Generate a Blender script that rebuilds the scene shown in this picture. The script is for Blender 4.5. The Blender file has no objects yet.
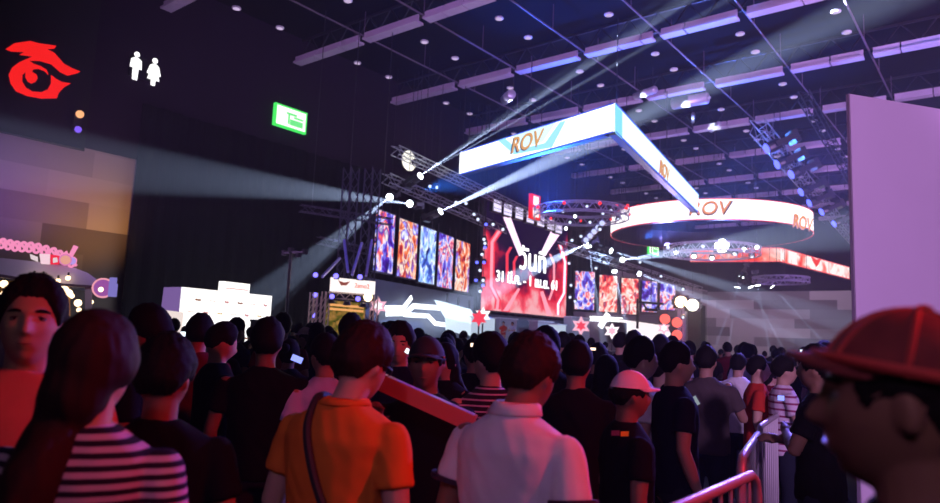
import bpy, bmesh, math, random
from mathutils import Vector, Matrix, noise, Euler
from math import sin, cos, pi, radians, sqrt, exp, atan2
C = bpy.context.scene.collection
rnd = random.Random(7)
# ---------------------------------------------------------------- camera model (hall axes: Y along the left wall, X to the right)
F, CX, CY, EYE = 690.0, 470.0, 251.5, 1.62
AX = Vector((0.78474065, -0.04565248, -0.61814073))
AY = Vector((0.61842217, 0.12470963, 0.77588757))
AZ = Vector((0.04166691, -0.99114245, 0.12609722))
def ray(x, y):
    r = Vector((x - CX, y - CY, F))
    return Vector((r.dot(AX), r.dot(AY), r.dot(AZ)))
O = Vector((0, 0, EYE))
def at_z(x, y, z): d = ray(x, y); return O + d * ((z - EYE) / d.z)
def at_x(x, y, X): d = ray(x, y); return O + d * (X / d.x)
def at_y(x, y, Y): d = ray(x, y); return O + d * (Y / d.y)
def at_d(x, y, dep): return O + ray(x, y) / F * dep
def at_pl(x, y, p, n):
    d = ray(x, y); return O + d * ((p - O).dot(n) / d.dot(n))
def vplane(a, b):                                   # vertical plane through two points
    t = (b - a); t.z = 0; t.normalize(); return a, Vector((-t.y, t.x, 0)), t
# ---------------------------------------------------------------- materials
MATS = {}
def M(name, col=(.5,.5,.5), rough=.6, metal=0, em=None, es=0, spec=.5, noise_amt=0, nscale=8, bump=0, bscale=60):
    if name in MATS: return MATS[name]
    m = bpy.data.materials.new(name); m.use_nodes = True; MATS[name] = m
    nt = m.node_tree; b = nt.nodes['Principled BSDF']
    b.inputs['Base Color'].default_value = (*col, 1); b.inputs['Roughness'].default_value = rough
    b.inputs['Metallic'].default_value = metal; b.inputs['Specular IOR Level'].default_value = spec
    if em: b.inputs['Emission Color'].default_value = (*em, 1); b.inputs['Emission Strength'].default_value = es
    if noise_amt or bump:
        tc = nt.nodes.new('ShaderNodeTexCoord'); nz = nt.nodes.new('ShaderNodeTexNoise'); nz.inputs['Scale'].default_value = nscale
        nt.links.new(tc.outputs['Object'], nz.inputs['Vector'])
        if noise_amt:
            mx = nt.nodes.new('ShaderNodeMix'); mx.data_type = 'RGBA'
            mx.inputs['A'].default_value = (*[c * (1 - noise_amt) for c in col], 1); mx.inputs['B'].default_value = (*[min(1, c * (1 + noise_amt)) for c in col], 1)
            nt.links.new(nz.outputs['Fac'], mx.inputs['Factor']); nt.links.new(mx.outputs['Result'], b.inputs['Base Color'])
        if bump:
            n2 = nt.nodes.new('ShaderNodeTexNoise'); n2.inputs['Scale'].default_value = bscale; nt.links.new(tc.outputs['Object'], n2.inputs['Vector'])
            bp = nt.nodes.new('ShaderNodeBump'); bp.inputs['Strength'].default_value = bump; nt.links.new(n2.outputs['Fac'], bp.inputs['Height']); nt.links.new(bp.outputs['Normal'], b.inputs['Normal'])
    return m
def EM(name, col=(1,1,1), s=1, big=False):                               # a glow: lamps, tubes, screens, also prints and panels made to glow
    if name in MATS: return MATS[name]
    m = bpy.data.materials.new(name); m.use_nodes = True; MATS[name] = m
    nt = m.node_tree; nt.nodes.clear()
    e = nt.nodes.new('ShaderNodeEmission'); e.inputs[0].default_value = (*col, 1); e.inputs[1].default_value = s
    o = nt.nodes.new('ShaderNodeOutputMaterial'); nt.links.new(e.outputs[0], o.inputs[0])
    if not big: m.cycles.emission_sampling = 'NONE'
    return m
def nosample(m): m.cycles.emission_sampling = 'NONE'; return m
def ART(name, stops, scale, s, seed, stretch=(1,1,1), voronoi=True):   # glowing picture of colour blotches, for LED screens and booth posters
    m = bpy.data.materials.new(name); m.use_nodes = True
    nt = m.node_tree; nt.nodes.clear(); L = nt.links.new
    tc = nt.nodes.new('ShaderNodeTexCoord'); mp = nt.nodes.new('ShaderNodeMapping'); mp.inputs['Scale'].default_value = stretch; mp.inputs['Location'].default_value = (seed * 3.7, seed * 1.3, seed * 2.1)
    L(tc.outputs['Object'], mp.inputs['Vector'])
    vo = nt.nodes.new('ShaderNodeTexVoronoi'); vo.inputs['Scale'].default_value = scale * 1.5; vo.feature = 'F1'; L(mp.outputs[0], vo.inputs['Vector'])
    va = nt.nodes.new('ShaderNodeVectorMath'); va.operation = 'MULTIPLY_ADD'; L(vo.outputs['Color'], va.inputs[0]); va.inputs[1].default_value = (.9,.9,.9); L(mp.outputs[0], va.inputs[2])
    nz = nt.nodes.new('ShaderNodeTexNoise'); nz.inputs['Scale'].default_value = scale; nz.inputs['Detail'].default_value = 3; nz.inputs['Distortion'].default_value = .5
    L(va.outputs[0], nz.inputs['Vector'])
    cr = nt.nodes.new('ShaderNodeValToRGB'); cr.color_ramp.interpolation = 'LINEAR'
    el = cr.color_ramp.elements
    for i, (p, c) in enumerate(stops):
        e = el[i] if i < 2 else el.new(p)
        e.position = p; e.color = (*c, 1)
    L(nz.outputs['Fac'], cr.inputs[0])
    e = nt.nodes.new('ShaderNodeEmission'); e.inputs[1].default_value = s; L(cr.outputs[0], e.inputs[0])
    o = nt.nodes.new('ShaderNodeOutputMaterial'); L(e.outputs[0], o.inputs[0])
    return m
# ---------------------------------------------------------------- mesh builder
class MB:
    def __init__(s): s.bm = bmesh.new()
    def box(s, c, d, R=None):
        m = Matrix.Translation(c) @ (R.to_4x4() if R else Matrix()) @ Matrix.Diagonal((*d, 1))
        bmesh.ops.create_cube(s.bm, size=1, matrix=m); return s
    def bar(s, a, b, w, h=None, up=Vector((0,0,1))):
        a, b = Vector(a), Vector(b); z = (b - a); L = z.length
        if L < 1e-6: return s
        z.normalize(); x = up.cross(z)
        if x.length < 1e-3: x = Vector((1,0,0)).cross(z)
        x.normalize(); y = z.cross(x)
        R = Matrix((x, y, z)).transposed()
        return s.box((a + b) / 2, (w, h or w, L), R)
    def tube(s, pts, r, n=8, closed=False, caps=True):
        pts = [Vector(p) for p in pts]; rs = r if isinstance(r, (list, tuple)) else [r] * len(pts)
        rings = []; N = len(pts); px = None
        for i, p in enumerate(pts):
            if closed: t = pts[(i + 1) % N] - pts[i - 1]
            else: t = pts[min(i + 1, N - 1)] - pts[max(i - 1, 0)]
            t.normalize()
            if px is None:
                u = Vector((0,0,1)) if abs(t.z) < .9 else Vector((1,0,0)); x = u.cross(t)
            else: x = px - t * px.dot(t)
            x.normalize(); px = x; y = t.cross(x)
            rings.append([s.bm.verts.new(p + (x * cos(2*pi*k/n) + y * sin(2*pi*k/n)) * rs[i]) for k in range(n)])
        for i in range(N if closed else N - 1):
            a, b = rings[i], rings[(i + 1) % N]
            for k in range(n): s.bm.faces.new((a[k], a[(k+1) % n], b[(k+1) % n], b[k]))
        if not closed and caps: s.bm.faces.new(rings[0][::-1]); s.bm.faces.new(rings[-1])
        return s
    def lathe(s, prof, Mx=None, n=16):              # profile (r, z)
        Mx = Mx or Matrix(); rings = []
        for r, z in prof: rings.append([s.bm.verts.new(Mx @ Vector((max(r, 1e-4) * cos(2*pi*k/n), max(r, 1e-4) * sin(2*pi*k/n), z))) for k in range(n)])
        for a, b in zip(rings, rings[1:]):
            for k in range(n): s.bm.faces.new((a[k], a[(k+1) % n], b[(k+1) % n], b[k]))
        s.bm.faces.new(rings[0][::-1]); s.bm.faces.new(rings[-1]); return s
    def ball(s, c, r, n=12, sc=(1,1,1)):
        bmesh.ops.create_uvsphere(s.bm, u_segments=n, v_segments=max(6, n // 2), radius=1, matrix=Matrix.Translation(c) @ Matrix.Diagonal((r*sc[0], r*sc[1], r*sc[2], 1))); return s
    def poly(s, pts, off):                          # prism of a planar outline, thickness vector off
        a = [s.bm.verts.new(p) for p in pts]; b = [s.bm.verts.new(Vector(p) + off) for p in pts]
        s.bm.faces.new(a); s.bm.faces.new(b[::-1]); n = len(a)
        for i in range(n): s.bm.faces.new((a[i], b[i], b[(i+1) % n], a[(i+1) % n]))
        return s
    def build(s, name, mat, parent=None, smooth=False, origin=None):
        me = bpy.data.meshes.new(name)
        if origin is not None: bmesh.ops.translate(s.bm, verts=s.bm.verts, vec=-Vector(origin))
        bmesh.ops.recalc_face_normals(s.bm, faces=s.bm.faces)
        s.bm.to_mesh(me); s.bm.free()
        if smooth:
            for p in me.polygons: p.use_smooth = True
        if mat: me.materials.append(mat)
        o = bpy.data.objects.new(name, me); C.objects.link(o)
        if origin is not None: o.location = origin
        if parent:
            o.parent = parent
            if origin is None: o.matrix_parent_inverse = parent_inv(parent)
        return o
def parent_inv(p):
    m = p.matrix_basis.copy(); q = p
    while q.parent: q = q.parent; m = q.matrix_basis @ m
    return m.inverted()
def tag(o, label=None, cat=None, group=None, kind=None):
    if label: o['label'] = label
    if cat: o['category'] = cat
    if group: o['group'] = group
    if kind: o['kind'] = kind
    return o
def empty(name, loc, label=None, cat=None, group=None):
    o = bpy.data.objects.new(name, None); C.objects.link(o); o.location = loc; o.empty_display_size = .2
    return tag(o, label, cat, group)
def copy_tree(o, parent=None):
    c = o.copy(); C.objects.link(c)
    if parent: c.parent = parent
    for ch in list(o.children): copy_tree(ch, c)
    return c
def text(name, s, loc, xdir, ydir, size, mat, parent, ext=.01, shear=0, align='CENTER', spacing=1):
    cu = bpy.data.curves.new(name, 'FONT'); cu.body = s; cu.size = size; cu.extrude = ext; cu.shear = shear
    cu.align_x = align; cu.align_y = 'CENTER'; cu.space_character = spacing; cu.offset = size * .012
    x = Vector(xdir).normalized(); y = Vector(ydir); y = (y - x * y.dot(x)).normalized(); z = x.cross(y)
    o = bpy.data.objects.new(name, cu); C.objects.link(o)
    mt = Matrix((x, y, z)).transposed().to_4x4(); mt.translation = loc
    bpy.context.view_layer.update(); dg = bpy.context.evaluated_depsgraph_get()
    me = bpy.data.meshes.new_from_object(o.evaluated_get(dg)); bpy.data.objects.remove(o); me.materials.clear(); me.materials.append(mat)
    o = bpy.data.objects.new(name, me); C.objects.link(o); o.parent = parent
    if parent: o.matrix_parent_inverse = parent_inv(parent)
    o.matrix_basis = mt
    return o
def spot(name, loc, target, col, W, deg, blend=.3, r=.05, parent=None):
    l = bpy.data.lights.new(name, 'SPOT'); l.energy = W; l.color = col; l.spot_size = radians(deg); l.spot_blend = blend; l.shadow_soft_size = r
    o = bpy.data.objects.new(name, l); C.objects.link(o); o.location = loc
    o.rotation_euler = (Vector(target) - Vector(loc)).to_track_quat('-Z', 'Y').to_euler()
    return o
# ---------------------------------------------------------------- hall shell
XW, XR, YB, YE, HC = -31.0, 22.0, -14.0, 88.0, 16.44
blackpaint = M('black_ceiling_paint', (.006,.006,.008), .9, spec=.1)
def struct(o): o['kind'] = 'structure'; return o
def CLAD():                                         # big random blocks of two or three greys, as the hall's cladding
    m = bpy.data.materials.new('block_cladding'); m.use_nodes = True; nt = m.node_tree; L = nt.links.new; b = nt.nodes['Principled BSDF']
    tc = nt.nodes.new('ShaderNodeTexCoord'); sp = nt.nodes.new('ShaderNodeSeparateXYZ'); L(tc.outputs['Object'], sp.inputs[0])
    ad = nt.nodes.new('ShaderNodeMath'); ad.operation = 'ADD'; L(sp.outputs[0], ad.inputs[0]); L(sp.outputs[1], ad.inputs[1])
    cb = nt.nodes.new('ShaderNodeCombineXYZ'); L(ad.outputs[0], cb.inputs[0]); L(sp.outputs[2], cb.inputs[1])
    br = nt.nodes.new('ShaderNodeTexBrick'); L(cb.outputs[0], br.inputs['Vector'])
    br.offset = .37; br.inputs['Scale'].default_value = 1; br.inputs['Mortar Size'].default_value = .0; br.inputs['Brick Width'].default_value = 4.6; br.inputs['Row Height'].default_value = 1.12; br.inputs['Bias'].default_value = -.15
    br.inputs['Color1'].default_value = (.16,.14,.14,1); br.inputs['Color2'].default_value = (.55,.50,.47,1); br.inputs['Mortar'].default_value = (.10,.09,.09,1)
    L(br.outputs['Color'], b.inputs['Base Color']); b.inputs['Roughness'].default_value = .8
    return m
clad = CLAD()
wallm = M('dark_wall_paint', (.022,.014,.028), .9, spec=.1, noise_amt=.15, nscale=.6)
struct(MB().box((4,37,-.1), (70,102,.2)).build('floor', M('dark_hall_floor', (.03,.028,.03), .45, noise_amt=.4, nscale=1.5)))
struct(MB().box((4,37,HC+1.7), (70,102,.2)).build('ceiling', blackpaint))
w = struct(MB().box((XW-.25,37,9.05+(HC+1.6-9.05)/2), (.5,102,HC+1.6-9.05)).build('wall_left', wallm))
w2 = struct(MB().box((XW-.25,37,4.525), (.5,102,9.05)).build('wall_left_lower', clad)); w2.name = 'trim_1'
w = struct(MB().box((4,YE+.25,8.9+(HC+1.6-8.9)/2), (70,.5,HC+1.6-8.9)).build('wall_back', wallm))
struct(MB().box((4,YE+.25,4.45), (70,.5,8.9)).build('trim_2', clad))
struct(MB().box((39.25,37,9), (.5,102,18)).build('wall_right', wallm))
struct(MB().box((4,YB-.25,9), (70,.5,18)).build('wall_front', wallm))
# roof: dark lattice girders, pale purple-lit light troughs in segments, thin runs of pipe along the hall
trough = M('pale_metal_trough', (.62,.54,.64), .55, metal=.0, noise_amt=.1, nscale=2)
dark = M('black_steel', (.02,.02,.024), .5, metal=.3)
YBEAM = [22.6 + 7.62*k for k in range(-3, 9)]
XL = [-25.5,-21.4,-17.1,-13.0,-9.0,-5.2,-1.2,2.8,6.8,10.8]
for k, y in enumerate(YBEAM):
    mb = MB(); x = XW + .1
    r2 = random.Random(k)
    for xl in XL + [15]:                           # one long trough in segments; gaps at the pipe crossings
        a, b = x, xl - .18
        while a < b - .3:
            L_ = min(b - a, r2.choice((1.2, 1.9, 2.3, 3.9)))
            mb.box(((a + a + L_ - .07) / 2, y - .09, HC + .22), (L_ - .07, .1, .30))
            mb.box(((a + a + L_ - .07) / 2, y, HC + .02), (L_ - .07, .55, .10))
            a += L_
        x = xl + .18
    struct(mb.build('trim_%d' % (10 + k), trough))
    g = MB()                                        # the girder above it
    for zz in (HC+.5, HC+1.5): g.box((-8, y+.35, zz), (46, .12, .12))
    for i in range(30): g.bar((-31+1.55*i, y+.35, HC+.5), (-30.22+1.55*i, y+.35, HC+1.5), .06); g.bar((-30.22+1.55*i, y+.35, HC+1.5), (-29.45+1.55*i, y+.35, HC+.5), .06)
    struct(g.build('trim_%d' % (40 + k), dark))
pipem = M('grey_pipe', (.16,.12,.15), .45)
for k, x in enumerate(XL):
    g = MB().tube([(x, YB+1, HC+.28), (x, YE-.5, HC+.28)], .045, 6)
    for i in range(20): g.bar((x, -5+4.6*i, HC+.3), (x, -5+4.6*i, HC+1.6), .03)
    struct(g.build('trim_%d' % (70 + k), pipem))
# downlights
dlm = M('downlight_rim', (.7,.66,.72), .4)
dlp = empty('ceiling_downlight', (0,0,0), 'small round recessed lamp set in the black ceiling between two light troughs', 'ceiling lamp', 'round lamps in the black ceiling')
MB().lathe([(.05,0),(.2,0),(.22,.02),(.2,.07),(.06,.08)], n=14).build('housing', dlm, dlp)
MB().lathe([(.001,-.02),(.16,-.02),(.16,0),(.001,0)], n=14).build('diffuser', EM('downlight_glass', (.80,.62,.95), .75), dlp)
DL = []
for bay in range(0, 8):
    for i, x in enumerate([-28.1,-23.1,-18.4,-14.0,-9.75,-5.65,-1.3,3]):
        for dy in (1.6, 4.05): DL.append((x, 22.6 + 7.62*(bay-1) + 7.9*0 + dy + .35))
first = True
def proj(p):
    v = Vector(p) - O; c = AX*v.x + AY*v.y + AZ*v.z
    return (CX + F*c.x/c.z, CY + F*c.y/c.z, c.z) if c.z > .05 else (-999, -999, c.z)
for (x, y) in DL:
    q = proj((x, y, HC+.1))
    if not (-5 < q[0] < 850 and -5 < q[1] < 503) or y > 70: continue
    o = dlp if first else copy_tree(dlp); first = False; o.location = (x, y, HC+.1)
# black drape over the left wall
def drape(name, a, b, z0, z1, mat, fold=.16, period=.9, thick=.05):
    t = (b - a); L_ = t.length; t.normalize(); n = Vector((t.y, -t.x, 0)); N = int(L_ / period * 6); bm = MB().bm
    cols = []
    for i in range(N + 1):
        u = L_ * i / N; d = fold * sin(2*pi*u/period) + .05*sin(u*1.7)
        p = a + t*u + n*d; q = p - n*thick
        cols.append([bm.verts.new((p.x, p.y, z0)), bm.verts.new((p.x, p.y, z1)), bm.verts.new((q.x, q.y, z1)), bm.verts.new((q.x, q.y, z0))])
    for c, d in zip(cols, cols[1:]):
        for k in range(4): bm.faces.new((c[k], c[(k+1)%4], d[(k+1)%4], d[k]))
    bm.faces.new(cols[0]); bm.faces.new(cols[-1][::-1])
    m = MB(); m.bm.free(); m.bm = bm; return m.build(name, mat, smooth=False)
dr = drape('wall_drape', Vector((-30.5,14.2,0)), Vector((-30.5,60,0)), .1, 11.56, M('black_drape_cloth', (.004,.005,.009), .95, spec=.1), .07, .8)
tag(dr, 'tall black drape hung along the left wall behind the stage', 'drape')
# black banner with the red swirl
bn = empty('hanging_banner', (-30.6, 10, 9), 'tall black hanging banner with a red swirling flame emblem on the left wall', 'banner')
a, b, c, d_ = at_x(97,22,-30.6), at_x(76,148,-30.6), at_x(-60,117,-30.6), at_x(-60,-40,-30.6)
y1 = 12.0; zt, zb = a.z + .1, b.z
MB().box((-30.62, (y1 + 4.0)/2, (zt+1+zb)/2), (.05, y1-4.0, zt+1-zb)).build('cloth', M('black_banner_cloth', (.006,.005,.008), .8), bn)
MB().tube([(-30.62,4,zb), (-30.62,y1,zb)], .07).build('bottom_rail', dark, bn)
def zp(x, y, ox, oy, sc): return (ox + x/sc, oy + y/sc)
redlog = EM('glowing_emblem_print', (1.0,.015,.012), .95)  # emblem glows by itself; its light is put into the colour
def emblem(pts): return [at_x(*zp(x, y, 0, 0, 3.142), -30.57) for x, y in pts]
wing = [(17,155),(45,136),(95,129),(120,136),(176,144),(170,153),(148,155),(170,166),(200,200),(225,214),(252,225),(240,231),(212,238),(190,228),(160,202),(125,192),(92,191),(60,196),(100,178),(60,172),(75,164),(35,162)]
ring = [(92,191),(60,196),(38,212),(27,235),(33,262),(50,287),(85,302),(130,310),(178,309),(184,292),(200,275),(222,262),(195,258),(176,248),(160,236),(160,262),(150,280),(130,290),(102,288),(80,275),(69,255),(70,236),(80,226),(79,242),(86,256),(98,263),(110,258),(118,246),(114,234),(100,226),(104,219),(120,216),(140,224),(152,236),(146,220),(128,208),(104,200)]
em = MB().poly(emblem(wing), Vector((.03,0,0))); em.build('flame_emblem', redlog, bn)
MB().poly(emblem(ring), Vector((.03,0,0))).build('swirl_emblem', redlog, bn)
# small lit bracket by the banner's lower corner
q = at_x(77,122,-30.3); sl = empty('wall_bracket_lamp', q, 'tiny amber and violet lamp on a bracket at the lower corner of the black banner', 'lamp')
MB().box(q, (.2,.3,.9)).build('body', dark, sl); MB().ball(q+Vector((.2,0,.3)), .16).build('amber_bulb', EM('amber', (1,.45,.2), 1.2), sl); MB().ball(q+Vector((.2,0,-.35)), .14).build('violet_bulb', EM('violet', (.25,.12,1), 1), sl)
# restroom sign
def wallrect(x, px, dep=.1):                        # px rectangle corners on wall plane X=x
    ps = [at_x(*p, x) for p in px]; ys = [p.y for p in ps]; zs = [p.z for p in ps]; return min(ys), max(ys), min(zs), max(zs)
y0,y1_,z0,z1 = wallrect(-30.8, [(131,54),(158,84)])
rs = empty('restroom_sign', (-30.8,(y0+y1_)/2,z0), 'white glowing man and woman restroom pictogram high on the dark left wall', 'sign')
MB().box((-30.85,(y0+y1_)/2,(z0+z1)/2), (.12,y1_-y0,z1-z0)).build('panel', M('sign_black', (.01,.01,.012), .4), rs)
wh = EM('white_sign_light', (1,1,1), 1.6)
def figure(cy, cz, s, woman):
    pr = [(-.12,.62),(.12,.62),(.3,.5),(.34,0),(.2,0),(.18,.3),(.14,-.7),(.02,-.7),(0,-.15),(-.02,-.7),(-.14,-.7),(-.18,.3),(-.2,0),(-.34,0),(-.3,.5)]
    if woman: pr = [(-.1,.62),(.1,.62),(.26,.5),(.42,-.02),(.3,-.06),(.2,.25),(.36,-.35),(.14,-.35),(.12,-.7),(-.12,-.7),(-.14,-.35),(-.36,-.35),(-.2,.25),(-.3,-.06),(-.42,-.02),(-.26,.5)]
    m = MB().poly([(-30.78, cy + x*s, cz + z*s) for x, z in pr], Vector((.03,0,0)))
    m.lathe([(.02*s,0),(.16*s,0),(.16*s,.03),(.02*s,.03)], Matrix.Translation((-30.78, cy, cz+.82*s)) @ Matrix.Rotation(pi/2, 4, 'Y'), 14)
    return m
cy_, cz_ = (y0+y1_)/2, (z0+z1)/2
figure(cy_-.42, cz_-.1, .78, False).build('man_pictogram', wh, rs); figure(cy_+.42, cz_-.1, .78, True).build('woman_pictogram', wh, rs)
# exit signs
def exitsign(pl, px, label):                        # px: lower-left, upper-right; hangs in plane X=pl
    a, b = at_x(*px[0], pl), at_x(*px[1], pl); y0, y1, z0, z1 = a.y, b.y, min(a.z,b.z), max(a.z,b.z)
    e = empty('exit_sign', (pl,(y0+y1)/2,z0), label, 'sign'); W, Hh = y1-y0, z1-z0
    MB().box((pl,(y0+y1)/2,(z0+z1)/2), (.2,W,Hh)).build('housing', EM('exit_green', (.08,1,.16), .9), e)
    MB().box((pl+.11,(y0+y1)/2,(z0+z1)/2), (.02,W*.9,Hh*.84)).build('lit_panel', EM('exit_pale', (.75,1,.72), 1.7), e)
    MB().box((pl+.13,y0+W*.5,z0+Hh*.68), (.02,W*.32,Hh*.09)).box((pl+.13,y0+W*.72,z0+Hh*.56), (.02,W*.3,Hh*.08)).box((pl+.13,y0+W*.42,z0+Hh*.42), (.02,W*.05,Hh*.42)).box((pl+.13,y0+W*.66,z0+Hh*.32), (.02,W*.4,Hh*.26)).build('lettering', EM('exit_mid_green', (.2,.95,.3), .95), e)
    for yy in (y0+W*.2, y0+W*.8): MB().tube([(pl,yy,z1),(pl-.2,yy,z1+.5)], .02).build('bracket', dark, e)
    return e
exitsign(-30.7, [(273,124.5),(306.5,113.5)], 'green lit exit sign high on the dark left wall, beside the restroom pictogram')
exitsign(-30.0, [(648,254),(658,243)], 'small green exit sign far off, under the white circular screen')
# round white wall sign with a bite out of its edge
q = at_x(408,161,-30.6)
ws = empty('round_sign', q, 'round white glowing sign with a dark notch, high above the tall portrait screens', 'sign')
Rm = Matrix.Translation(q) @ Matrix.Rotation(pi/2, 4, 'Y')
MB().lathe([(.05,-.1),(.72,-.1),(.72,.08),(.05,.08)], Rm, 28).build('housing', dark, ws)
MB().lathe([(.02,.09),(.66,.09),(.66,.12),(.02,.12)], Rm, 28).build('lit_face', EM('round_sign_white', (1,.97,.85), 1.5), ws)
MB().poly([q+Vector((.14,y,z)) for y,z in [(.1,.05),(.7,.35),(.7,-.12),(.35,-.1),(.45,-.3),(.25,-.2)]], Vector((.02,0,0))).build('dark_mark', dark, ws)
# pale reflectors added to show stage beams landing on the roof steelwork
reflector = M('pale_reflector', (.7,.74,.8), .35, metal=.3, bump=.6, bscale=3)
for i, (x, y, L_, r, lb) in enumerate([(690,101,2.2,.35,'short added duct under the roof, struck by beams, right of the V-shaped banner'),(645,93,1.6,.22,'bright added piece of pale duct above the corner of the V-shaped banner'),(508,97,1.3,.3,'short pale duct added above the near arm of the V-shaped banner'),(715,127,1.5,.18,'thin pale duct added in a far roof bay beyond the V-shaped banner'),(693,118,1.6,.12,'thin added bright rail just under the pale duct')]):
    q = at_z(x, y, HC+.1); e = empty('added_reflector', q, lb, 'reflector')
    MB().lathe([(r*.9,-L_/2),(r,-L_/2+.05),(r,-.03),(r*1.08,-.02),(r*1.08,.02),(r,.03),(r,L_/2-.05),(r*.9,L_/2)], Matrix.Translation(q) @ Matrix.Rotation(pi/2, 4, 'Y') @ Matrix.Rotation(.3*i, 4, 'X'), 14).build('pipe', reflector, e, smooth=True)
    for dx in (-L_*.3, L_*.3): MB().tube([q+Vector((dx,0,r*.9)), q+Vector((dx,0,1.5))], .02, 5).build('hanger', dark, e)
    spot('reflector_beam', at_z(x, y, 9.5)*.0 + Vector((-19,36,9.8)), q, (.75,.9,1), 24000, 4, .6, .05)  # beam lamp added to strike each reflector
# ---------------------------------------------------------------- stage: platform, back wall, screens
HAZE = .0015
V = Vector
WL0, WL1 = V((-26.3,24.6,0)), V((-29.9,38.4,0))
RW0, RW1 = V((-29.9,52.6,0)), V((-23.6,61.2,0))
stm = M('stage_grey_blue', (.10,.12,.18), .6, noise_amt=.2, nscale=1)
st = empty('stage', (-28,44,0), 'long raised stage with a grey blue back wall beneath the screens', 'stage')
MB().poly([V(p) for p in [(-30.33,24,.02),(-23.2,24,.02),(-24.2,40,.02),(-24.2,52,.02),(-18.5,61.5,.02),(-30.33,62,.02)]], V((0,0,1.15))).build('platform', M('stage_deck', (.05,.05,.07), .35), st)
def wallseg(a, b, z0, z1, th, mat, name, par):
    t = (b-a).normalized(); n = V((t.y,-t.x,0)); return MB().poly([a+V((0,0,z0)), b+V((0,0,z0)), b+V((0,0,z1)), a+V((0,0,z1))], -n*th).build(name, mat, par)
n1 = V((WL1-WL0).normalized()); 
wallseg(WL0-V((.2,0,0)), WL1-V((.2,0,0)), 1.17, 4.6, .15, stm, 'back_wall', st)
wallseg(V((-30.2,38.4,0)), V((-30.2,52.6,0)), 1.17, 3.5, .15, stm, 'back_wall', st)
wallseg(RW0-V((.2,0,0)), RW1-V((.2,0,0)), 1.17, 4.4, .15, M('stage_grey_pink', (.16,.12,.16), .6), 'back_wall', st)
# portrait LED screens
frm = M('screen_frame', (.015,.015,.03), .4)
cold = [(.30,(.01,.005,.06)),(.40,(.10,.02,.55)),(.47,(.25,.3,1)),(.53,(1,.85,1)),(.58,(1,.12,.10)),(.64,(.05,.03,.5)),(.72,(1,.9,.8))]
warm = [(.30,(.03,.0,.03)),(.40,(.5,.02,.05)),(.47,(1,.25,.08)),(.53,(1,.9,.8)),(.58,(.35,.02,.12)),(.64,(.2,.2,1)),(.72,(1,1,1))]
icy = [(.30,(.01,.02,.15)),(.40,(.08,.15,.8)),(.47,(.4,.7,1)),(.53,(.95,1,1)),(.58,(.2,.3,1)),(.66,(.03,.03,.3)),(.75,(1,1,1))]
rosy = [(.30,(.2,.0,.05)),(.40,(1,.08,.08)),(.47,(1,.5,.4)),(.53,(1,.95,.95)),(.58,(1,.15,.15)),(.66,(.3,.02,.1)),(.75,(1,1,1))]
def pscreen(pa, pn, quad, stops, seed, label, s, group=None):
    tl, tr, br, bl = [at_pl(*q, pa, pn) for q in quad]
    t = V((-pn.y, pn.x, 0)); c = (tl+tr+br+bl)/4
    u = [(p-c).dot(t) for p in (tl,tr,br,bl)]; hw = (abs(u[1]-u[0])+abs(u[2]-u[3]))/4; hh = (tl.z+tr.z-bl.z-br.z)/4
    e = empty('led_screen', V((c.x,c.y,c.z-hh)), label, 'screen', group)
    nn = pn if pn.dot(O-c) > 0 else -pn
    R = Matrix((t, nn, V((0,0,1)))).transposed() if t.cross(nn).z > 0 else Matrix((-t, nn, V((0,0,1)))).transposed()
    o = MB().box((0,0,0), (hw*2+.14, .18, hh*2+.14)).build('cabinet', frm); o.matrix_basis = Matrix.Translation(c) @ R.to_4x4(); o.parent = e; o.matrix_parent_inverse = parent_inv(e)
    o = MB().box((0,0,0), (hw*2, .03, hh*2)).build('picture', ART('led_picture', stops, .95, s, seed, (1.25,1,.8))); o.matrix_basis = Matrix.Translation(c+nn*.105) @ R.to_4x4(); o.parent = e; o.matrix_parent_inverse = parent_inv(e)
    for sx in (-1,1):
        o = MB().box((sx*hw*.8,-.1,hh+.35), (.05,.05,.6)).build('hanger', dark); o.matrix_basis = Matrix.Translation(c) @ R.to_4x4(); o.parent = e; o.matrix_parent_inverse = parent_inv(e)
    return e
pa, pn, _ = vplane(WL0, WL1)
LQ = [[(375,209),(394,216),(390,274),(372,270)],[(398,218),(417,225),(413,280),(396,275)],[(420,226),(435,231.5),(432,285),(417,281)],[(438,233),(453,238),(449,289),(436,286)],[(456,240),(468.5,244),(467,292.5),(453,289.5)]]
LN = ['portrait screen of violet and red game art, first in the row beside the corner booth','portrait screen of orange and blue game art, second from the corner booth','portrait screen of pale icy blue game art in the middle of its row','portrait screen of red and violet game art, fourth in its row','portrait screen with a red and white figure, last before the big red stage screen']
for i,(q,st_) in enumerate(zip(LQ,[cold,warm,icy,cold,warm])): pscreen(pa, pn, q, st_, i+1.3, LN[i], 1.15, 'portrait screens left of the stage')
pb, pm, _ = vplane(RW0, RW1)
RQ = [[(573,270),(593.5,273),(594,311),(576,308)],[(598,274),(616,277),(617,313.5),(600,310.5)],[(620,277),(637.5,280),(638,315.5),(622,313)],[(641,280),(656,282.5),(656.5,313),(642,311)],[(659,283),(674,285.5),(675,311),(660,309)]]
RN = ['portrait screen of blue red and violet art just past the big red stage screen','portrait screen of orange and white art, second past the big stage screen','portrait screen of pale pink and red art, middle of the far row','portrait screen of violet and red art, fourth in the far row','portrait screen of violet art at the far end, beside the amber lamp']
for i,(q,st_) in enumerate(zip(RQ,[cold,rosy,rosy,cold,cold])): pscreen(pb, pm, q, st_, i+11.7, RN[i], 1.15, 'portrait screens right of the stage')
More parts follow.
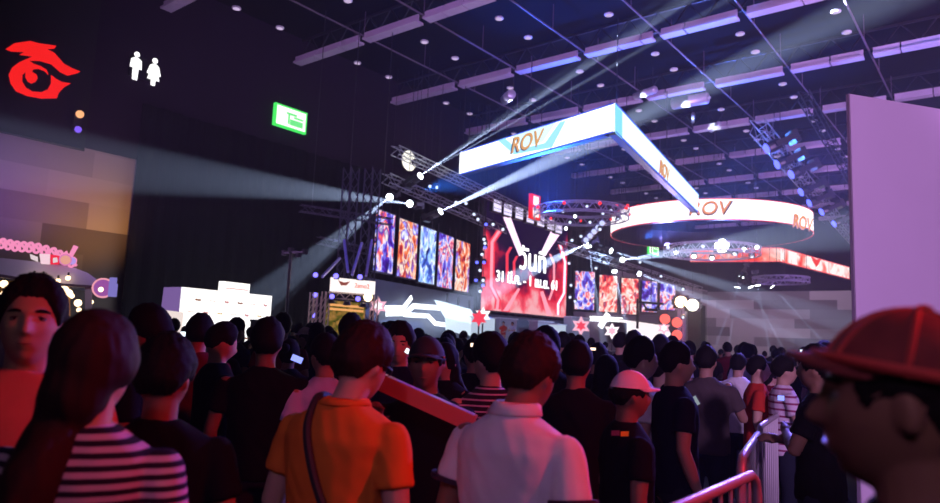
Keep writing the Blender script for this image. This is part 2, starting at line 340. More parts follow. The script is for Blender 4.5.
# the main screen
MX = -29.8
ms = empty('stage_screen', (MX,46,3.7), 'huge dark red stage screen with glowing pink brackets and white Thai date lettering', 'screen')
def m_at(x, y, off=0): return at_x(x, y, MX + off)
ya, yb = m_at(483,260).y, m_at(566.5,270).y; zb = m_at(498,311).z; zt = m_at(520,216).z + .4
def SCR():
    m = bpy.data.materials.new('stage_screen_picture'); m.use_nodes = True; nt = m.node_tree; nt.nodes.clear(); L = nt.links.new
    tc = nt.nodes.new('ShaderNodeTexCoord'); sp = nt.nodes.new('ShaderNodeSeparateXYZ'); L(tc.outputs['Generated'], sp.inputs[0])
    nz = nt.nodes.new('ShaderNodeTexNoise'); nz.inputs['Scale'].default_value = .55; nz.inputs['Detail'].default_value = 5; L(tc.outputs['Object'], nz.inputs['Vector'])
    def mth(op, a, b=None, c=None):
        n = nt.nodes.new('ShaderNodeMath'); n.operation = op
        for k, v in enumerate((a, b, c)):
            if v is None: continue
            if isinstance(v, (int, float)): n.inputs[k].default_value = v
            else: L(v, n.inputs[k])
        return n.outputs[0]
    yy, zz = sp.outputs[1], sp.outputs[2]
    dy = mth('ABSOLUTE', mth('SUBTRACT', yy, .5))
    low = mth('SUBTRACT', 1.0, mth('DIVIDE', zz, .5))                       # red smoke low in the picture, and on both sides
    side = mth('SUBTRACT', mth('MULTIPLY', dy, 3.2), .75)
    k = mth('MAXIMUM', low, side); k = mth('ADD', k, mth('MULTIPLY', mth('SUBTRACT', nz.outputs[0], .5), 1.9))
    k = mth('SUBTRACT', k, mth('MULTIPLY', mth('MAXIMUM', mth('SUBTRACT', zz, .55), 0.0), 2.6))
    cr = nt.nodes.new('ShaderNodeValToRGB'); el = cr.color_ramp.elements
    for i,(p,c) in enumerate([(0,(.012,.003,.035)),(.25,(.06,.004,.05)),(.55,(.75,.012,.05)),(.8,(1,.10,.16)),(1,(1,.45,.5))]):
        e = el[i] if i < 2 else el.new(p); e.position = p; e.color = (*c,1)
    L(k, cr.inputs[0]); e = nt.nodes.new('ShaderNodeEmission'); L(cr.outputs[0], e.inputs[0]); e.inputs[1].default_value = 1
    o = nt.nodes.new('ShaderNodeOutputMaterial'); L(e.outputs[0], o.inputs[0]); return m
MB().box((MX-.15,(ya+yb)/2,(zb+zt)/2), (.25,yb-ya+.2,zt-zb+.2)).build('cabinet', frm, ms)
MB().box((0,0,0), (.06,yb-ya,zt-zb)).build('picture', SCR(), ms, origin=None).location = (MX,(ya+yb)/2,(zb+zt)/2)
pinkE = EM('screen_pink_line', (1,.32,.42), 1.3); palE = EM('screen_pale_line', (1,.75,1), 1.6); dredE = EM('screen_red_line', (1,.05,.10), 1.0)
def gline(px, wpx, mat, off=.06, name='light_line'):
    ps = [m_at(x,y,off) for x,y in px]; mb = MB()
    for a, b in zip(ps, ps[1:]): mb.bar(a, b, .03, wpx, up=V((1,0,0)).cross((b-a).normalized())) if False else mb.poly([a+V((0,-wpx/2,0)), b+V((0,-wpx/2,0)), b+V((0,wpx/2,0)), a+V((0,wpx/2,0))], V((.02,0,0)))
    return mb.build(name, mat, ms)
Lb = [(500,230),(492,242),(491,286),(498,300),(497,309)]; Rb = [(560,245),(565,262),(564,293),(558,304),(558,315)]
gline(Lb, .75, dredE, .05); gline(Lb, .32, pinkE, .08); gline(Rb, .75, dredE, .05); gline(Rb, .32, palE, .08)
gline([(511,247),(507,254),(507,280),(511,294)], .35, dredE, .05); gline([(517,256),(514,262),(514,276)], .3, dredE, .05); gline([(550,254),(554,264),(554,286),(549,300)], .3, pinkE, .05)
def wedge(p, mat, off=.07): MB().poly([m_at(x,y,off) for x,y in p], V((.02,0,0))).build('light_beam_graphic', mat, ms)
wedge([(503,217),(510,216),(524,254),(519,256)], EM('screen_white_beam', (1,.7,.95), 1.5)); wedge([(552,229),(560,234),(545,256),(540,254)], EM('screen_white_beam', (1,.7,.95), 1.5))
wedge([(503,311),(508,311),(520,289),(518,288)], pinkE); wedge([(540,292),(543,291),(552,316),(547,316)], pinkE)
wt = EM('screen_lettering', (1,1,1), 2.2)
d1 = (m_at(568,300)-m_at(500,292)); 
text('lettering', '\u0e27\u0e31\u0e19\u0e17\u0e35\u0e48', m_at(533.5,262,.12), (0,1,0), (0,0,1), 2.3, wt, ms, .02)
text('lettering', '31 \u0e21\u0e35.\u0e04. - 1 \u0e40\u0e21.\u0e22. 61', m_at(529,281.5,.12), (0,1,0), (0,0,1), 1.12, wt, ms, .02)
# strobe panels over the main screen
sp0 = [(495.5,206),(506,210),(517.5,213.5),(528.5,217.5),(539,221),(549,224.5),(557,228)]
for i, p in enumerate(sp0):
    q = m_at(*p, 1.2); e = empty('strobe_panel', q, 'white square strobe panel in the slanting row over the big red stage screen', 'stage light', 'strobe panels over the stage screen')
    MB().box(q, (.3,1.05,.95)).build('housing', dark, e); MB().box(q+V((.17,0,0)), (.04,.92,.8)).build('lens', EM('strobe_lilac', (.78,.7,1), 1.35 if i < 5 else .7), e)
    for k in (-.2,.2): MB().box(q+V((.2,0,k)), (.03,.95,.03)).build('divider', dark, e)
    MB().tube([q+V((-.1,0,.4)), V((q.x-.1,q.y,HC+.1))], .03).build('bracket', dark, e)
# red sign with two pale squares, hung in front of the main screen
q = at_d(534.5,207,42); rx = empty('red_sign', q, 'small red lit sign with two pale squares hanging above the big stage screen', 'sign')
MB().box(q, (.2,1.0,1.5)).build('housing', EM('red_sign_face', (1,.02,.02), 1), rx); 
for k in (-.36,.36): MB().box(q+V((.12,0,k)), (.03,.62,.55)).build('pale_square', EM('red_sign_square', (1,.8,.75), 1.4), rx)
MB().tube([q+V((0,0,.7)), q+V((0,0,4))], .03).build('cable', dark, rx)
# neon zigzags and slanted panels on the lower stage wall (left wing)
neon = EM('white_neon', (.9,.95,1), 2.2)
def strip(px, hpx, name, mat, pl, par, off=.18):
    p0, n0, _ = pl; n0 = n0 if n0.dot(O-p0) > 0 else -n0
    ps = [at_pl(x,y,p0+n0*off,n0) for x,y in px]; mb = MB(); t = V((-n0.y,n0.x,0))
    for a, b in zip(ps, ps[1:]):
        dd = (b-a).normalized(); w = n0.cross(dd)*hpx/2
        mb.poly([a-w-dd*.03, b-w+dd*.03, b+w+dd*.03, a+w-dd*.03], n0*.06)
    return mb.build(name, mat, par)
PL, PR = vplane(WL0, WL1), vplane(RW0, RW1)
ng = empty('neon_light', at_pl(400,310,PL[0],PL[1]), 'branching white neon lines on the lower stage wall, left of the slanted panels', 'light')
strip([(385,308),(403,308),(411,297.5)], .28, 'neon_tube', neon, PL, ng); strip([(386,313.5),(405,313),(413,306),(440,308),(450,309)], .3, 'neon_tube', neon, PL, ng); strip([(404,314.5),(428,316),(435,323.5),(446,325)], .26, 'neon_tube', neon, PL, ng); strip([(383,329),(392,330)], .3, 'neon_tube', neon, PL, ng)
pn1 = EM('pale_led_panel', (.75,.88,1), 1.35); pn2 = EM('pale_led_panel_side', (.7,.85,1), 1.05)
p0, n0 = PL[0], PL[1] if PL[1].dot(O-PL[0]) > 0 else -PL[1]
SLQ = [[(434,300),(447,303),(457,321),(445,318)],[(448,303.5),(458,306),(468,323),(458,321.5)],[(459,306.5),(469,309),(481,327),(469,324)]]
for i, q in enumerate(SLQ):
    e = empty('light_board', at_pl(*q[0],p0+n0*.6,n0), 'slanted pale blue LED panel on the lower stage wall, %s of three' % ['first','middle','last'][i], 'panel', 'slanted pale panels beside the stage screen')
    MB().poly([at_pl(x,y,p0+n0*.6,n0) for x,y in q], n0*.1).build('upper_face', pn1, e)
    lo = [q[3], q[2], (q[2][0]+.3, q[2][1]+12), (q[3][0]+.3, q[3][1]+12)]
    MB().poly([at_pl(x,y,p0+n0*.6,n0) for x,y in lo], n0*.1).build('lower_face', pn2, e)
    MB().box((at_pl(*q[1],p0+n0*.3,n0)+V((0,0,-.4))), (.1,.1,2)).build('rear_post', dark, e)
ng = empty('neon_light', at_pl(600,318,PR[0],PR[1]), 'thick white neon bar with a slanting branch on the far lower stage wall', 'light')
strip([(590,318.5),(622,320)], .42, 'neon_tube', neon, PR, ng); strip([(600,327),(608,314)], .5, 'neon_tube', neon, PR, ng)
p0, n0 = PR[0], PR[1] if PR[1].dot(O-PR[0]) > 0 else -PR[1]
def flatpanel(name, px, pl_, nn, off, mat, label, cat, dep=.15):
    e = empty(name, at_pl(*px[0],pl_+nn*off,nn), label, cat); MB().poly([at_pl(x,y,pl_+nn*off,nn) for x,y in px], nn*dep).build('face', mat, e)
    a = at_pl(*px[0],pl_+nn*(off-.08),nn); b = at_pl(*px[1],pl_+nn*(off-.08),nn); MB().bar(a, b, .12).build('top_rail', dark, e); return e
flatpanel('light_board', [(618,319),(666,326),(674,342),(630,342)], p0, n0, .5, EM('pale_pink_panel', (1,.88,.92), 1.15), 'wide slanted pale panel at the far end of the stage wall, under the portrait screens', 'panel')
flatpanel('speaker_block', [(609,322),(626,323.5),(626,343),(609,343)], p0, n0, .9, frm, 'black block standing before the far pale stage panel', 'speaker')
# podiums, side lights and small things under the main screen
pod = M('pale_podium', (.6,.66,.75), .5)
def podium(px0, px1, y0, y1, X, label, em=.35, mat=None):
    a, b = at_x(px0, y0, X), at_x(px1, y0, X); z1 = at_x((px0+px1)/2, y0, X).z
    e = empty('podium', ((X),(a.y+b.y)/2,1.17), label, 'podium')
    MB().box((X-.4,(a.y+b.y)/2,(z1+1.17)/2), (.8,b.y-a.y,z1-1.17)).build('body', mat or EM('podium_glow', (.62,.74,.95), .8), e)
    MB().box((X-.4,(a.y+b.y)/2,z1+.03), (.95,b.y-a.y+.15,.08)).build('top', pod, e); return e
podium(481,495,318,335,-27.6,'pale lit player podium on stage, below the near edge of the big screen')
podium(500,517,319,335,-28.8,'grey player podium on stage behind the two small performers', mat=M('grey_podium', (.35,.4,.5), .5))
podium(538,553,322,335,-28.6,'grey player podium on stage, under the far half of the big screen', mat=M('grey_podium', (.35,.4,.5), .5))
podium(557,566,325,338,-27.8,'pale lit player podium on stage, below the far edge of the big screen')
podium(572,590,318,338,-29.0,'tall dim grey podium on stage, past the big screen', mat=M('grey_podium', (.35,.4,.5), .5))
def burst(px, py, dep, r, mat, label):
    q = at_d(px, py, dep); e = empty('star_emblem', q, label, 'emblem'); n = (O - q); n.z = 0; n.normalize(); t = V((-n.y, n.x, 0)); pts = []
    for i in range(12):
        rr = r * (1 if i % 2 == 0 else .55); a_ = pi/2 + i*pi/6; pts.append(q + t*rr*cos(a_) + V((0,0,1))*rr*sin(a_))
    MB().poly(pts, -n*.15).build('star_plate', mat[0], e)
    MB().poly([q + n*.03 + (p-q)*.55 for p in pts], n*.03).build('star_centre', mat[1], e)
    MB().tube([q-n*.1, V((q.x,q.y,1.16 if q.x < -24.5 else .01))-n*.1], .05).build('post', dark, e)
redE, whE, pkE = EM('emblem_red', (1,.06,.12), 1), EM('emblem_white', (1,.85,.92), 1.5), EM('emblem_pink', (1,.5,.65), 1.1)
burst(378,306,30,.42,(pkE,whE),'pink and white star emblem between the corner booth and the neon lines')
burst(479,318,40,.5,(redE,redE),'small red star emblem beside the slanted panels'); burst(483,315,40.5,.5,(whE,whE),'small white star emblem at the near foot of the big screen')
burst(581,326,52,.75,(pkE,redE),'pink star emblem at the far foot of the big screen'); burst(547,334,46,.45,(redE,pkE),'red emblem low on the stage in front of the grey podium')
burst(612,331,58,.7,(whE,pkE),'white star emblem by the black block on the far stage'); burst(664,328,58,.55,(pkE,whE),'pink star emblem on the far pale panel')
for (x,y) in [(665,319),(677,322.5),(677,335)]:
    q = at_d(x,y,56); e = empty('stage_light', q, 'small glowing red lamp beside the far pale panel', 'stage light', 'red lamps at the far end of the stage'); MB().ball(q, .42, 12).build('lens', EM('red_lamp', (1,.12,.1), 1.6), e); MB().box(q+V((-.3,.3,0)), (.5,.5,.6)).build('housing', dark, e)
# hanging projector frame before the far screens
q = at_d(651,303,50); e = empty('projector_rig', q, 'dark hanging frame with a short crossbar in front of the far portrait screens', 'rigging')
t = V((.45,.89,0)).normalized(); MB().bar(q-t*1.1, q+t*1.1, .16).build('crossbar', dark, e); MB().bar(q-t*1.2+V((0,0,.25)), q-t*1.2-V((0,0,1.9)), .14).build('mast', dark, e); MB().bar(q-t*.5-V((0,0,.5)), q+t*.5-V((0,0,.5)), .2).build('crossbar', dark, e); MB().bar(q+t*.8, q+t*.3-V((0,0,.55)), .1).build('brace', dark, e); MB().bar(q-t*.8, q-t*.3-V((0,0,.55)), .1).build('brace', dark, e)
MB().tube([q+V((0,0,.0)), q+V((0,0,6))], .03).build('cable', dark, e)
# ---------------------------------------------------------------- hanging LED banners
def face_panel(a, b, z0, z1, th, mat, name, par):
    t = (b-a).normalized(); n = V((t.y,-t.x,0)); n = n if n.dot(O-a) > 0 else -n
    return MB().poly([V((a.x,a.y,z0)), V((b.x,b.y,z0)), V((b.x,b.y,z1)), V((a.x,a.y,z1))], -n*th).build(name, mat, par), n, t
whiteA = EM('led_banner_white', (.93,.97,1), 1.9, True); whiteB = EM('led_banner_cold', (.72,.93,1), 1.5, True)
TV, TA, TB = at_z(614.2,132.5,11), at_z(459.7,175.2,11), at_z(697.8,213.2,11)
tb = empty('hanging_led_banner', TV, 'big V-shaped hanging LED banner glowing white and pale blue above the crowd', 'screen')
zt_ = 12.36
face_panel(TV.lerp(TA,.6/(TA-TV).length), TA, 11.0, zt_, .35, M('led_back', (.01,.01,.014), .6), 'cabinet', tb); face_panel(TV.lerp(TB,.35/(TB-TV).length), TB, 11.0, zt_, .35, M('led_back'), 'cabinet', tb)
def led(a, b, mat, name='lit_face', off=.03, z0=11.02, z1=12.34):
    t = (b-a).normalized(); n = V((t.y,-t.x,0)); n = n if n.dot(O-a) > 0 else -n
    return MB().poly([V((a.x,a.y,z0))+n*off, V((b.x,b.y,z0))+n*off, V((b.x,b.y,z1))+n*off, V((a.x,a.y,z1))+n*off], n*.02).build(name, mat, tb), n, t
_, nA, tA = led(TA, TV + (TV-TA).normalized()*.03, whiteA); _, nB, tB = led(TV + (TV-TB).normalized()*.03, TB, whiteB)
skyE = EM('led_pale_blue', (.35,.78,1), 1.2); blE = EM('led_edge_blue', (.05,.12,1), 1.0); goldE = EM('led_gold', (1,.5,.12), .8); dkE = EM('led_dark', (.08,.02,.05), .6)
def on(a, n, x, y, off=.07): return at_pl(x, y, a+n*off, n)
def shp(a, n, px, mat, name, off=.07): MB().poly([on(a,n,x,y,off) for x,y in px], n*.015).build(name, mat, tb)
shp(TA, nA, [(498,140.5),(514,154.6),(552,147.5),(566,120.5),(560,122),(545,143),(518,149.5),(505,138)], skyE, 'chevron_graphic')
shp(TA, nA, [(512,135.5),(521,148),(543,142),(556,122.8)], EM('led_ice', (.68,.93,1), 1.3), 'chevron_graphic', .06)
shp(TV, nB, [(615.2,103.6),(622,112),(622,139),(615.2,133)], EM('led_cyan', (.25,.75,1), 1.15), 'corner_graphic', .06)
for (a, b, n) in ((TA,TV,nA),(TV,TB,nB)):           # deep blue edge lines of the picture
    for z in (11.03, 12.33): MB().bar(V((a.x,a.y,z))+n*.06, V((b.x,b.y,z))+n*.06, .05).build('edge_light', blE, tb)
text('logo_lettering', 'ROV', on(TA,nA,525.5,142.5,.12), tA if tA.dot(V((1,0,0))) > 0 else -tA, (0,0,1), 1.15, goldE, tb, .01, .25)
text('logo_shadow', 'ROV', on(TA,nA,524.8,143.2,.10), tA if tA.dot(V((1,0,0))) > 0 else -tA, (0,0,1), 1.2, dkE, tb, .01, .25)
text('logo_lettering', 'ROV', on(TV,nB,664.5,171,.12), tB, (0,0,1), 1.1, goldE, tb, .01, .25)
text('logo_shadow', 'ROV', on(TV,nB,664,171.5,.10), tB, (0,0,1), 1.2, EM('led_rose', (.9,.3,.35), .8), tb, .01, .25)
for p in [TV, TA, TB, TV.lerp(TA,.5), TV.lerp(TB,.5)]: MB().tube([V((p.x,p.y+.2,zt_)), V((p.x,p.y+.2,HC))], .025, 5).build('hanging_cable', dark, tb)
# circular LED banner
RC, RR, RZ0, RZ1 = V((-19,54,0)), 7.5, 10.5, 12.0
cb = empty('circular_led_banner', RC+V((0,0,RZ0)), 'wide circular hanging LED banner glowing white, past the V-shaped one', 'screen')
def ringband(r0, r1, z0, z1, n=72):
    mb = MB(); bm = mb.bm; rs = []
    for i in range(n):
        a = 2*pi*i/n; rs.append([bm.verts.new(RC + V((r*cos(a), r*sin(a), z))) for r, z in ((r0,z0),(r1,z0),(r1,z1),(r0,z1))])
    for i in range(n):
        A, B = rs[i], rs[(i+1)%n]
        for k in range(4): bm.faces.new((A[k], A[(k+1)%4], B[(k+1)%4], B[k]))
    return mb
ringband(RR-.3, RR, RZ0, RZ1).build('cabinet', M('led_back'), cb)
ringband(RR+.01, RR+.04, RZ0+.03, RZ1-.03).build('lit_face', EM('led_banner_pinkwhite', (1,.93,.97), 1.8, True), cb)
ringband(RR+.02, RR+.06, RZ0, RZ0+.06).build('edge_light', EM('led_edge_red', (1,.1,.15), 1), cb); ringband(RR+.02, RR+.06, RZ1-.06, RZ1).build('edge_light', EM('led_edge_red'), cb)
def on_ring(px, py):
    d = ray(px,py); ox, oy = O.x-RC.x, O.y-RC.y; A = d.x**2+d.y**2; B = 2*(ox*d.x+oy*d.y); Cc = ox*ox+oy*oy-(RR+.08)**2; t = (-B-sqrt(max(0,B*B-4*A*Cc)))/2/A; p = O+d*t; return p, V((p.x-RC.x,p.y-RC.y,0)).normalized()
for px, py in ((708.5,208.5),(802,223)):
    p, n = on_ring(px,py); t = V((-n.y,n.x,0)); text('logo_lettering', 'ROV', p+n*.05, t, (0,0,1), 1.3, EM('led_orange', (1,.35,.08), .9), cb, .01, .2); text('logo_shadow', 'ROV', p-V((0,0,.06)), t, (0,0,1), 1.38, dkE if px<750 else EM('led_rose'), cb, .01, .2)
for i in range(8): a = i*pi/4; MB().tube([RC+V((7.3*cos(a),7.3*sin(a),RZ1)), RC+V((7.3*cos(a),7.3*sin(a),HC))], .025, 5).build('hanging_cable', dark, cb)
# red V-shaped banner far away
HV, HA, HB = at_z(780,262,9.8), at_z(690,262,9.8), at_z(849,279.3,9.8)
hb = empty('hanging_led_banner', HV, 'far V-shaped hanging LED banner glowing red with pale patches', 'screen'); tb_keep = tb; tb = hb
redP = ART('led_red_picture', [(.3,(1,.03,.02)),(.42,(1,.12,.08)),(.5,(1,.35,.28)),(.56,(1,.7,.65)),(.65,(1,.2,.15))], .45, 1.1, 3)
face_panel(HV.lerp(HA,.1), HA, 9.8, 11.15, .35, M('led_back'), 'cabinet', hb); face_panel(HV.lerp(HB,.03), HB, 9.8, 11.15, .35, M('led_back'), 'cabinet', hb)
_, nHA, tHA = led(HA, HV, redP, z0=9.82, z1=11.13); _, nHB, tHB = led(HV, HB, ART('led_red_picture', [(.3,(1,.04,.03)),(.4,(1,.3,.25)),(.47,(1,.8,.78)),(.56,(1,.9,.88)),(.7,(1,.1,.08))], .35, 1.25, 5), z0=9.82, z1=11.13)
for (a, b, n) in ((HA,HV,nHA),(HV,HB,nHB)):
    for z in (9.84, 11.1): MB().bar(V((a.x,a.y,z))+n*.07, V((b.x,b.y,z))+n*.07, .07).build('edge_light', EM('led_edge_red'), hb)
q = on(HV,nHB,816,262,.1); MB().poly([q+tHB*x+V((0,0,z)) for x,z in [(-1.3,.45),(0,.25),(1.3,.45),(.7,-.1),(0,-.5),(-.7,-.1)]], nHB*.02).build('wing_graphic', EM('led_red_mark', (1,.06,.05), 1), hb)
for p in (HV, HA, HB): MB().tube([V((p.x,p.y+.2,11.15)), V((p.x,p.y+.2,HC))], .025, 5).build('hanging_cable', dark, hb)
tb = tb_keep
# ---------------------------------------------------------------- trusses and stage lights
alu = M('aluminium_truss', (.35,.36,.40), .4, metal=.5)
def truss(a, b, s, label, mat=alu, name='lighting_truss', group=None, hang=True, w=.05):
    a, b = V(a), V(b); d = b-a; L_ = d.length; d.normalize(); sx = d.cross(V((0,0,1)))
    if sx.length < .1: sx = V((1,0,0))
    sx.normalize(); up = sx.cross(d); mb = MB(); cs = [sx*s/2+up*s/2, -sx*s/2+up*s/2, -sx*s/2-up*s/2, sx*s/2-up*s/2]
    for c in cs: mb.bar(a+c, b+c, w)
    n = max(2, int(L_/s/1.3))
    for i in range(n):
        p, q = a+d*(L_*i/n), a+d*(L_*(i+1)/n)
        for k in range(4):
            c, e = cs[k], cs[(k+1)%4]; mb.bar(p+(c if i%2 else e), q+(e if i%2 else c), w*.6)
    e = empty(name, a.lerp(b,.5), label, 'truss', group); mb.build('lattice', mat, e)
    if hang:
        for t in (.12,.5,.88): p = a.lerp(b,t); MB().tube([p+V((0,0,s/2)), V((p.x,p.y,HC+.2))], .02, 5).build('hanging_cable', dark, e)
    return e
def round_truss(c, R, s, label, mat, drop=True, N=40):
    mb = MB(); rs = []
    for r in (R-s/2, R+s/2):
        for z in (-s/2, s/2): mb.tube([c+V((r*cos(2*pi*i/N), r*sin(2*pi*i/N), z)) for i in range(N)], .045, 6, closed=True)
    for i in range(N):
        a, b = 2*pi*i/N, 2*pi*(i+1)/N; z = s/2 if i%2 else -s/2
        for r in (R-s/2, R+s/2): mb.bar(c+V((r*cos(a),r*sin(a),z)), c+V((r*cos(b),r*sin(b),-z)), .03)
        mb.bar(c+V(((R-s/2)*cos(a),(R-s/2)*sin(a),s/2)), c+V(((R+s/2)*cos(b),(R+s/2)*sin(b),s/2)), .03)
    e = empty('round_truss', c, label, 'truss'); mb.build('lattice', mat, e)
    for i in range(4): a = i*pi/2+.4; MB().tube([c+V((R*cos(a),R*sin(a),s/2)), c+V((R*cos(a),R*sin(a),HC-c.z))], .02, 5).build('hanging_cable', dark, e)
    return e
# a moving head lamp: base box, yoke, head, lens. Axis of the head is local -Z.
mhm = M('moving_head_black', (.03,.03,.035), .35)
SPAWN = []
def head_proto(lens, s=1.0):
    e = empty('moving_head_light', (0,0,0))
    MB().box((0,0,.62*s), (.42*s,.36*s,.16*s)).build('base', mhm, e)
    MB().poly([V((x*s,-.08*s,z*s)) for x,z in ((.245,0),(.245,.6),(-.245,.6),(-.245,0),(-.195,0),(-.195,.54),(.195,.54),(.195,0))], V((0,.16*s,0))).build('yoke', mhm, e)
    MB().lathe([(.08*s,.26*s),(.15*s,.2*s),(.17*s,0),(.155*s,-.18*s),(.02,-.2*s)], n=14).build('head', mhm, e, smooth=False)
    MB().lathe([(.001,-.215*s),(.14*s,-.215*s),(.15*s,-.19*s),(.001,-.19*s)], n=14).build('lens', lens, e)
    return e
lensW = EM('lens_white', (.85,.95,1), 14); lensB = EM('lens_blue', (.10,.12,1), 3); lensA = EM('lens_amber', (1,.55,.25), 6); lensD = EM('lens_dim', (.7,.78,1), 1.5)
PROTO = {}
def lamp(px, py, dep, lens=None, target=None, W=0, deg=5, col=(.58,.72,1), s=1.6, label='', group=None, pt=None, blend=.5):
    lens = lens or lensW; q = pt or at_d(px, py, dep); key = (lens.name, s)
    if key not in PROTO: PROTO[key] = head_proto(lens, s); o = PROTO[key]
    else:
        o = PROTO[key].copy(); C.objects.link(o)
        for ch in PROTO[key].children:
            if ch.type == 'MESH' and not ch.name.startswith('hanging_cable'): c2 = ch.copy(); C.objects.link(c2); c2.parent = o
    tgt = V(target) if target is not None else q + (O-q)*.3 + V((0,0,-3))
    d = (tgt-q).normalized(); o.location = q; o.rotation_mode = 'QUATERNION'; o.rotation_quaternion = d.to_track_quat('-Z', 'Y')
    tag(o, label, 'stage light', group)
    if 'group' in o and not group: del o['group']
    if q.z > 4 and not (group and ('round truss' in group or 'long truss' in group)): o2 = MB().tube([q+V((0,0,.3*s)), V((q.x,q.y,HC+.1))], .014, 5).build('hanging_cable', dark, o); o2.matrix_parent_inverse = o.matrix_basis.inverted() if False else (Matrix.Translation(q) @ d.to_track_quat('-Z','Y').to_matrix().to_4x4()).inverted()
    if W: spot('beam_lamp', q + d*.24*s, q + d*5, col, W, deg, blend, .004)
    return o
BW = 62.0
# truss runs above the portrait screens
p = at_d(383,178,38); q2 = at_d(503,232,50)
truss(at_d(386,178,37), at_d(520,238,55), .5, 'long aluminium truss slanting above the near row of portrait screens')
truss(at_d(395,150,34), at_d(560,228,54), .45, 'thin truss running behind the V-shaped banner towards the stage screen', w=.04)
truss(at_d(560,245,48), at_d(700,290,64), .5, 'aluminium truss above the far row of portrait screens')
truss(at_z(757,126,13), at_z(862,250,13), .7, 'long truss hung with blue lamps high up beside the pale board', alu)
truss(at_z(757,126,13)+V((2.2,0,1.2)), at_z(862,250,13)+V((2.2,0,1.2)), .5, 'thinner upper truss running alongside the one hung with blue lamps', dark)
beamlab = 'bright white moving head lamp'
# beams (source pixel, depth, pixel aimed at, depth)
BE = [((417,178,38),(660,20,30),7,65,'lamp throwing a white beam up towards the V-shaped banner, topmost of its truss'),
      ((437,213,40),(640,120,34),7,70,'lamp throwing a white beam up and under the V-shaped banner'),
      ((391,196,38),(225,330,22),6,11,'lamp throwing a white beam down over the corner booth'),
      ((412,204,38),(-100,140,16),6,13,'lamp throwing a broad white beam back along the dark drape'),
      ((588,243,46),(470,300,38),9,22,'lamp throwing a white beam down across the big stage screen'),
      ((588,243,46.5),(604,345,44),5,20,'lamp throwing a thin white beam straight down before the far screens'),
      ((608,250,50),(740,290,44),6,22,'lamp throwing a white beam under the circular banner, nearer one'),
      ((621,260,52),(680,252,44),6,26,'lamp throwing a white beam up past the small green exit sign'),
      ((637,273,54),(760,320,44),6,18,'lamp throwing a white beam down towards the far grey wall'),
      ((614,269,54),(628,330,50),5,20,'lamp throwing a short beam down over the far portrait screens')]
for s_, t_, deg, kw, lb in BE:
    lamp(*s_, target=at_d(*t_), W=kw*1000*BW, deg=deg, label=lb, s=1.3)
# the glaring lamp in the middle of the far round truss
lamp(722,246,52, EM('lens_glare', (.95,.97,1), 60), target=O+V((-1,0,1)), W=1500, deg=60, label='glaring white lamp in the middle of the far round truss, pointed at the crowd', s=3.2, blend=1)
# round trusses
rt1c = V((-20.1,35.7,9.3))
m1 = M('violet_lit_truss', (.45,.45,.6), .35, metal=.4)  # violet light is put into this truss colour
round_truss(rt1c, 2.55, .5, 'round truss crowded with lamps, in front of the big stage screen', m1)
lb = 'small lamp clamped to the near round truss, in front of the big stage screen'
for i, (x, y, L_) in enumerate([(563,211,lensD),(570,222,lensD),(575,216,lensW),(587,206,lensD),(590,222,lensD),(603,213,lensD),(611,210,lensD),(566,228,lensW),(600,229,lensD),(618,219,lensD),(581,236,lensD),(572,240,lensD)]):
    lamp(x, y, 41+(i%4)*.9, L_, s=.6, label=lb, group='lamps on the near round truss')
rc = at_d(594,232,42); e = empty('lamp_cluster', rc, 'slanting bluish white lamp bar hanging under the near round truss', 'stage light')
MB().bar(at_d(583,243,42), at_d(604,221,42), .5, .35).build('housing', M('blue_grey_case', (.12,.14,.3), .5), e)
for k in range(5): MB().ball(at_d(586+4*k,240-4.2*k,41.6), .16).build('bulb', EM('lilac_bulb', (.6,.65,1), 1.2), e)
for i in range(9):
    a = i*2*pi/9; q = rt1c+V((2.9*cos(a),2.9*sin(a),.1)); e = empty('marker_lamp', q, 'tiny red marker lamp on the near round truss', 'stage light', 'red marker lamps'); MB().ball(q, .09, 8).build('bulb', EM('tiny_red', (1,.03,.03), 2), e)
for i in range(9):
    q = at_d(617+10.5*i, 205.5+.25*i, 52); e = empty('marker_lamp', q, 'tiny red marker lamp in the dark line behind the V-shaped banner', 'stage light', 'red marker lamps'); MB().ball(q, .12, 8).build('bulb', EM('tiny_red'), e)
truss(at_d(610,204,52.3), at_d(706,207,52.3), .4, 'dark truss dotted with red marker lamps behind the V-shaped banner', dark)
round_truss(V((-17.4,50.2,8.75)), 3.1, .55, 'far round truss under the circular banner, washed white by its lamps', M('white_lit_truss', (.8,.8,.85), .35))  # the lamps' white wash is put into the truss colour
lb = 'small lamp clamped to the far round truss beneath the circular banner'
for i, (x, y) in enumerate([(668,247),(676,252),(685,243),(694,256),(703,246),(712,258),(735,254),(744,249),(752,256),(757,247)]): lamp(x, y, 49+(i%3), lensW if i%2 else lensD, s=.85, label=lb, group='lamps on the far round truss')
round_truss(V((-14.6,58,7.3)), 1.9, .4, 'smallest round truss, hanging low before the far grey wall', m1)
SH = [((738,284,60),(728,352,60)),((749,284,60),(785,352,58)),((757,282,61),(770,352,60)),((770,284,60),(826,345,58)),((743,274,62),(716,345,62))]
for s_, t_ in SH: lamp(*s_, target=at_d(*t_), W=24000*BW, deg=2.6, label='lamp of the smallest round truss sending a thin shaft down onto the far crowd', group='lamps sending shafts down', s=1.5)
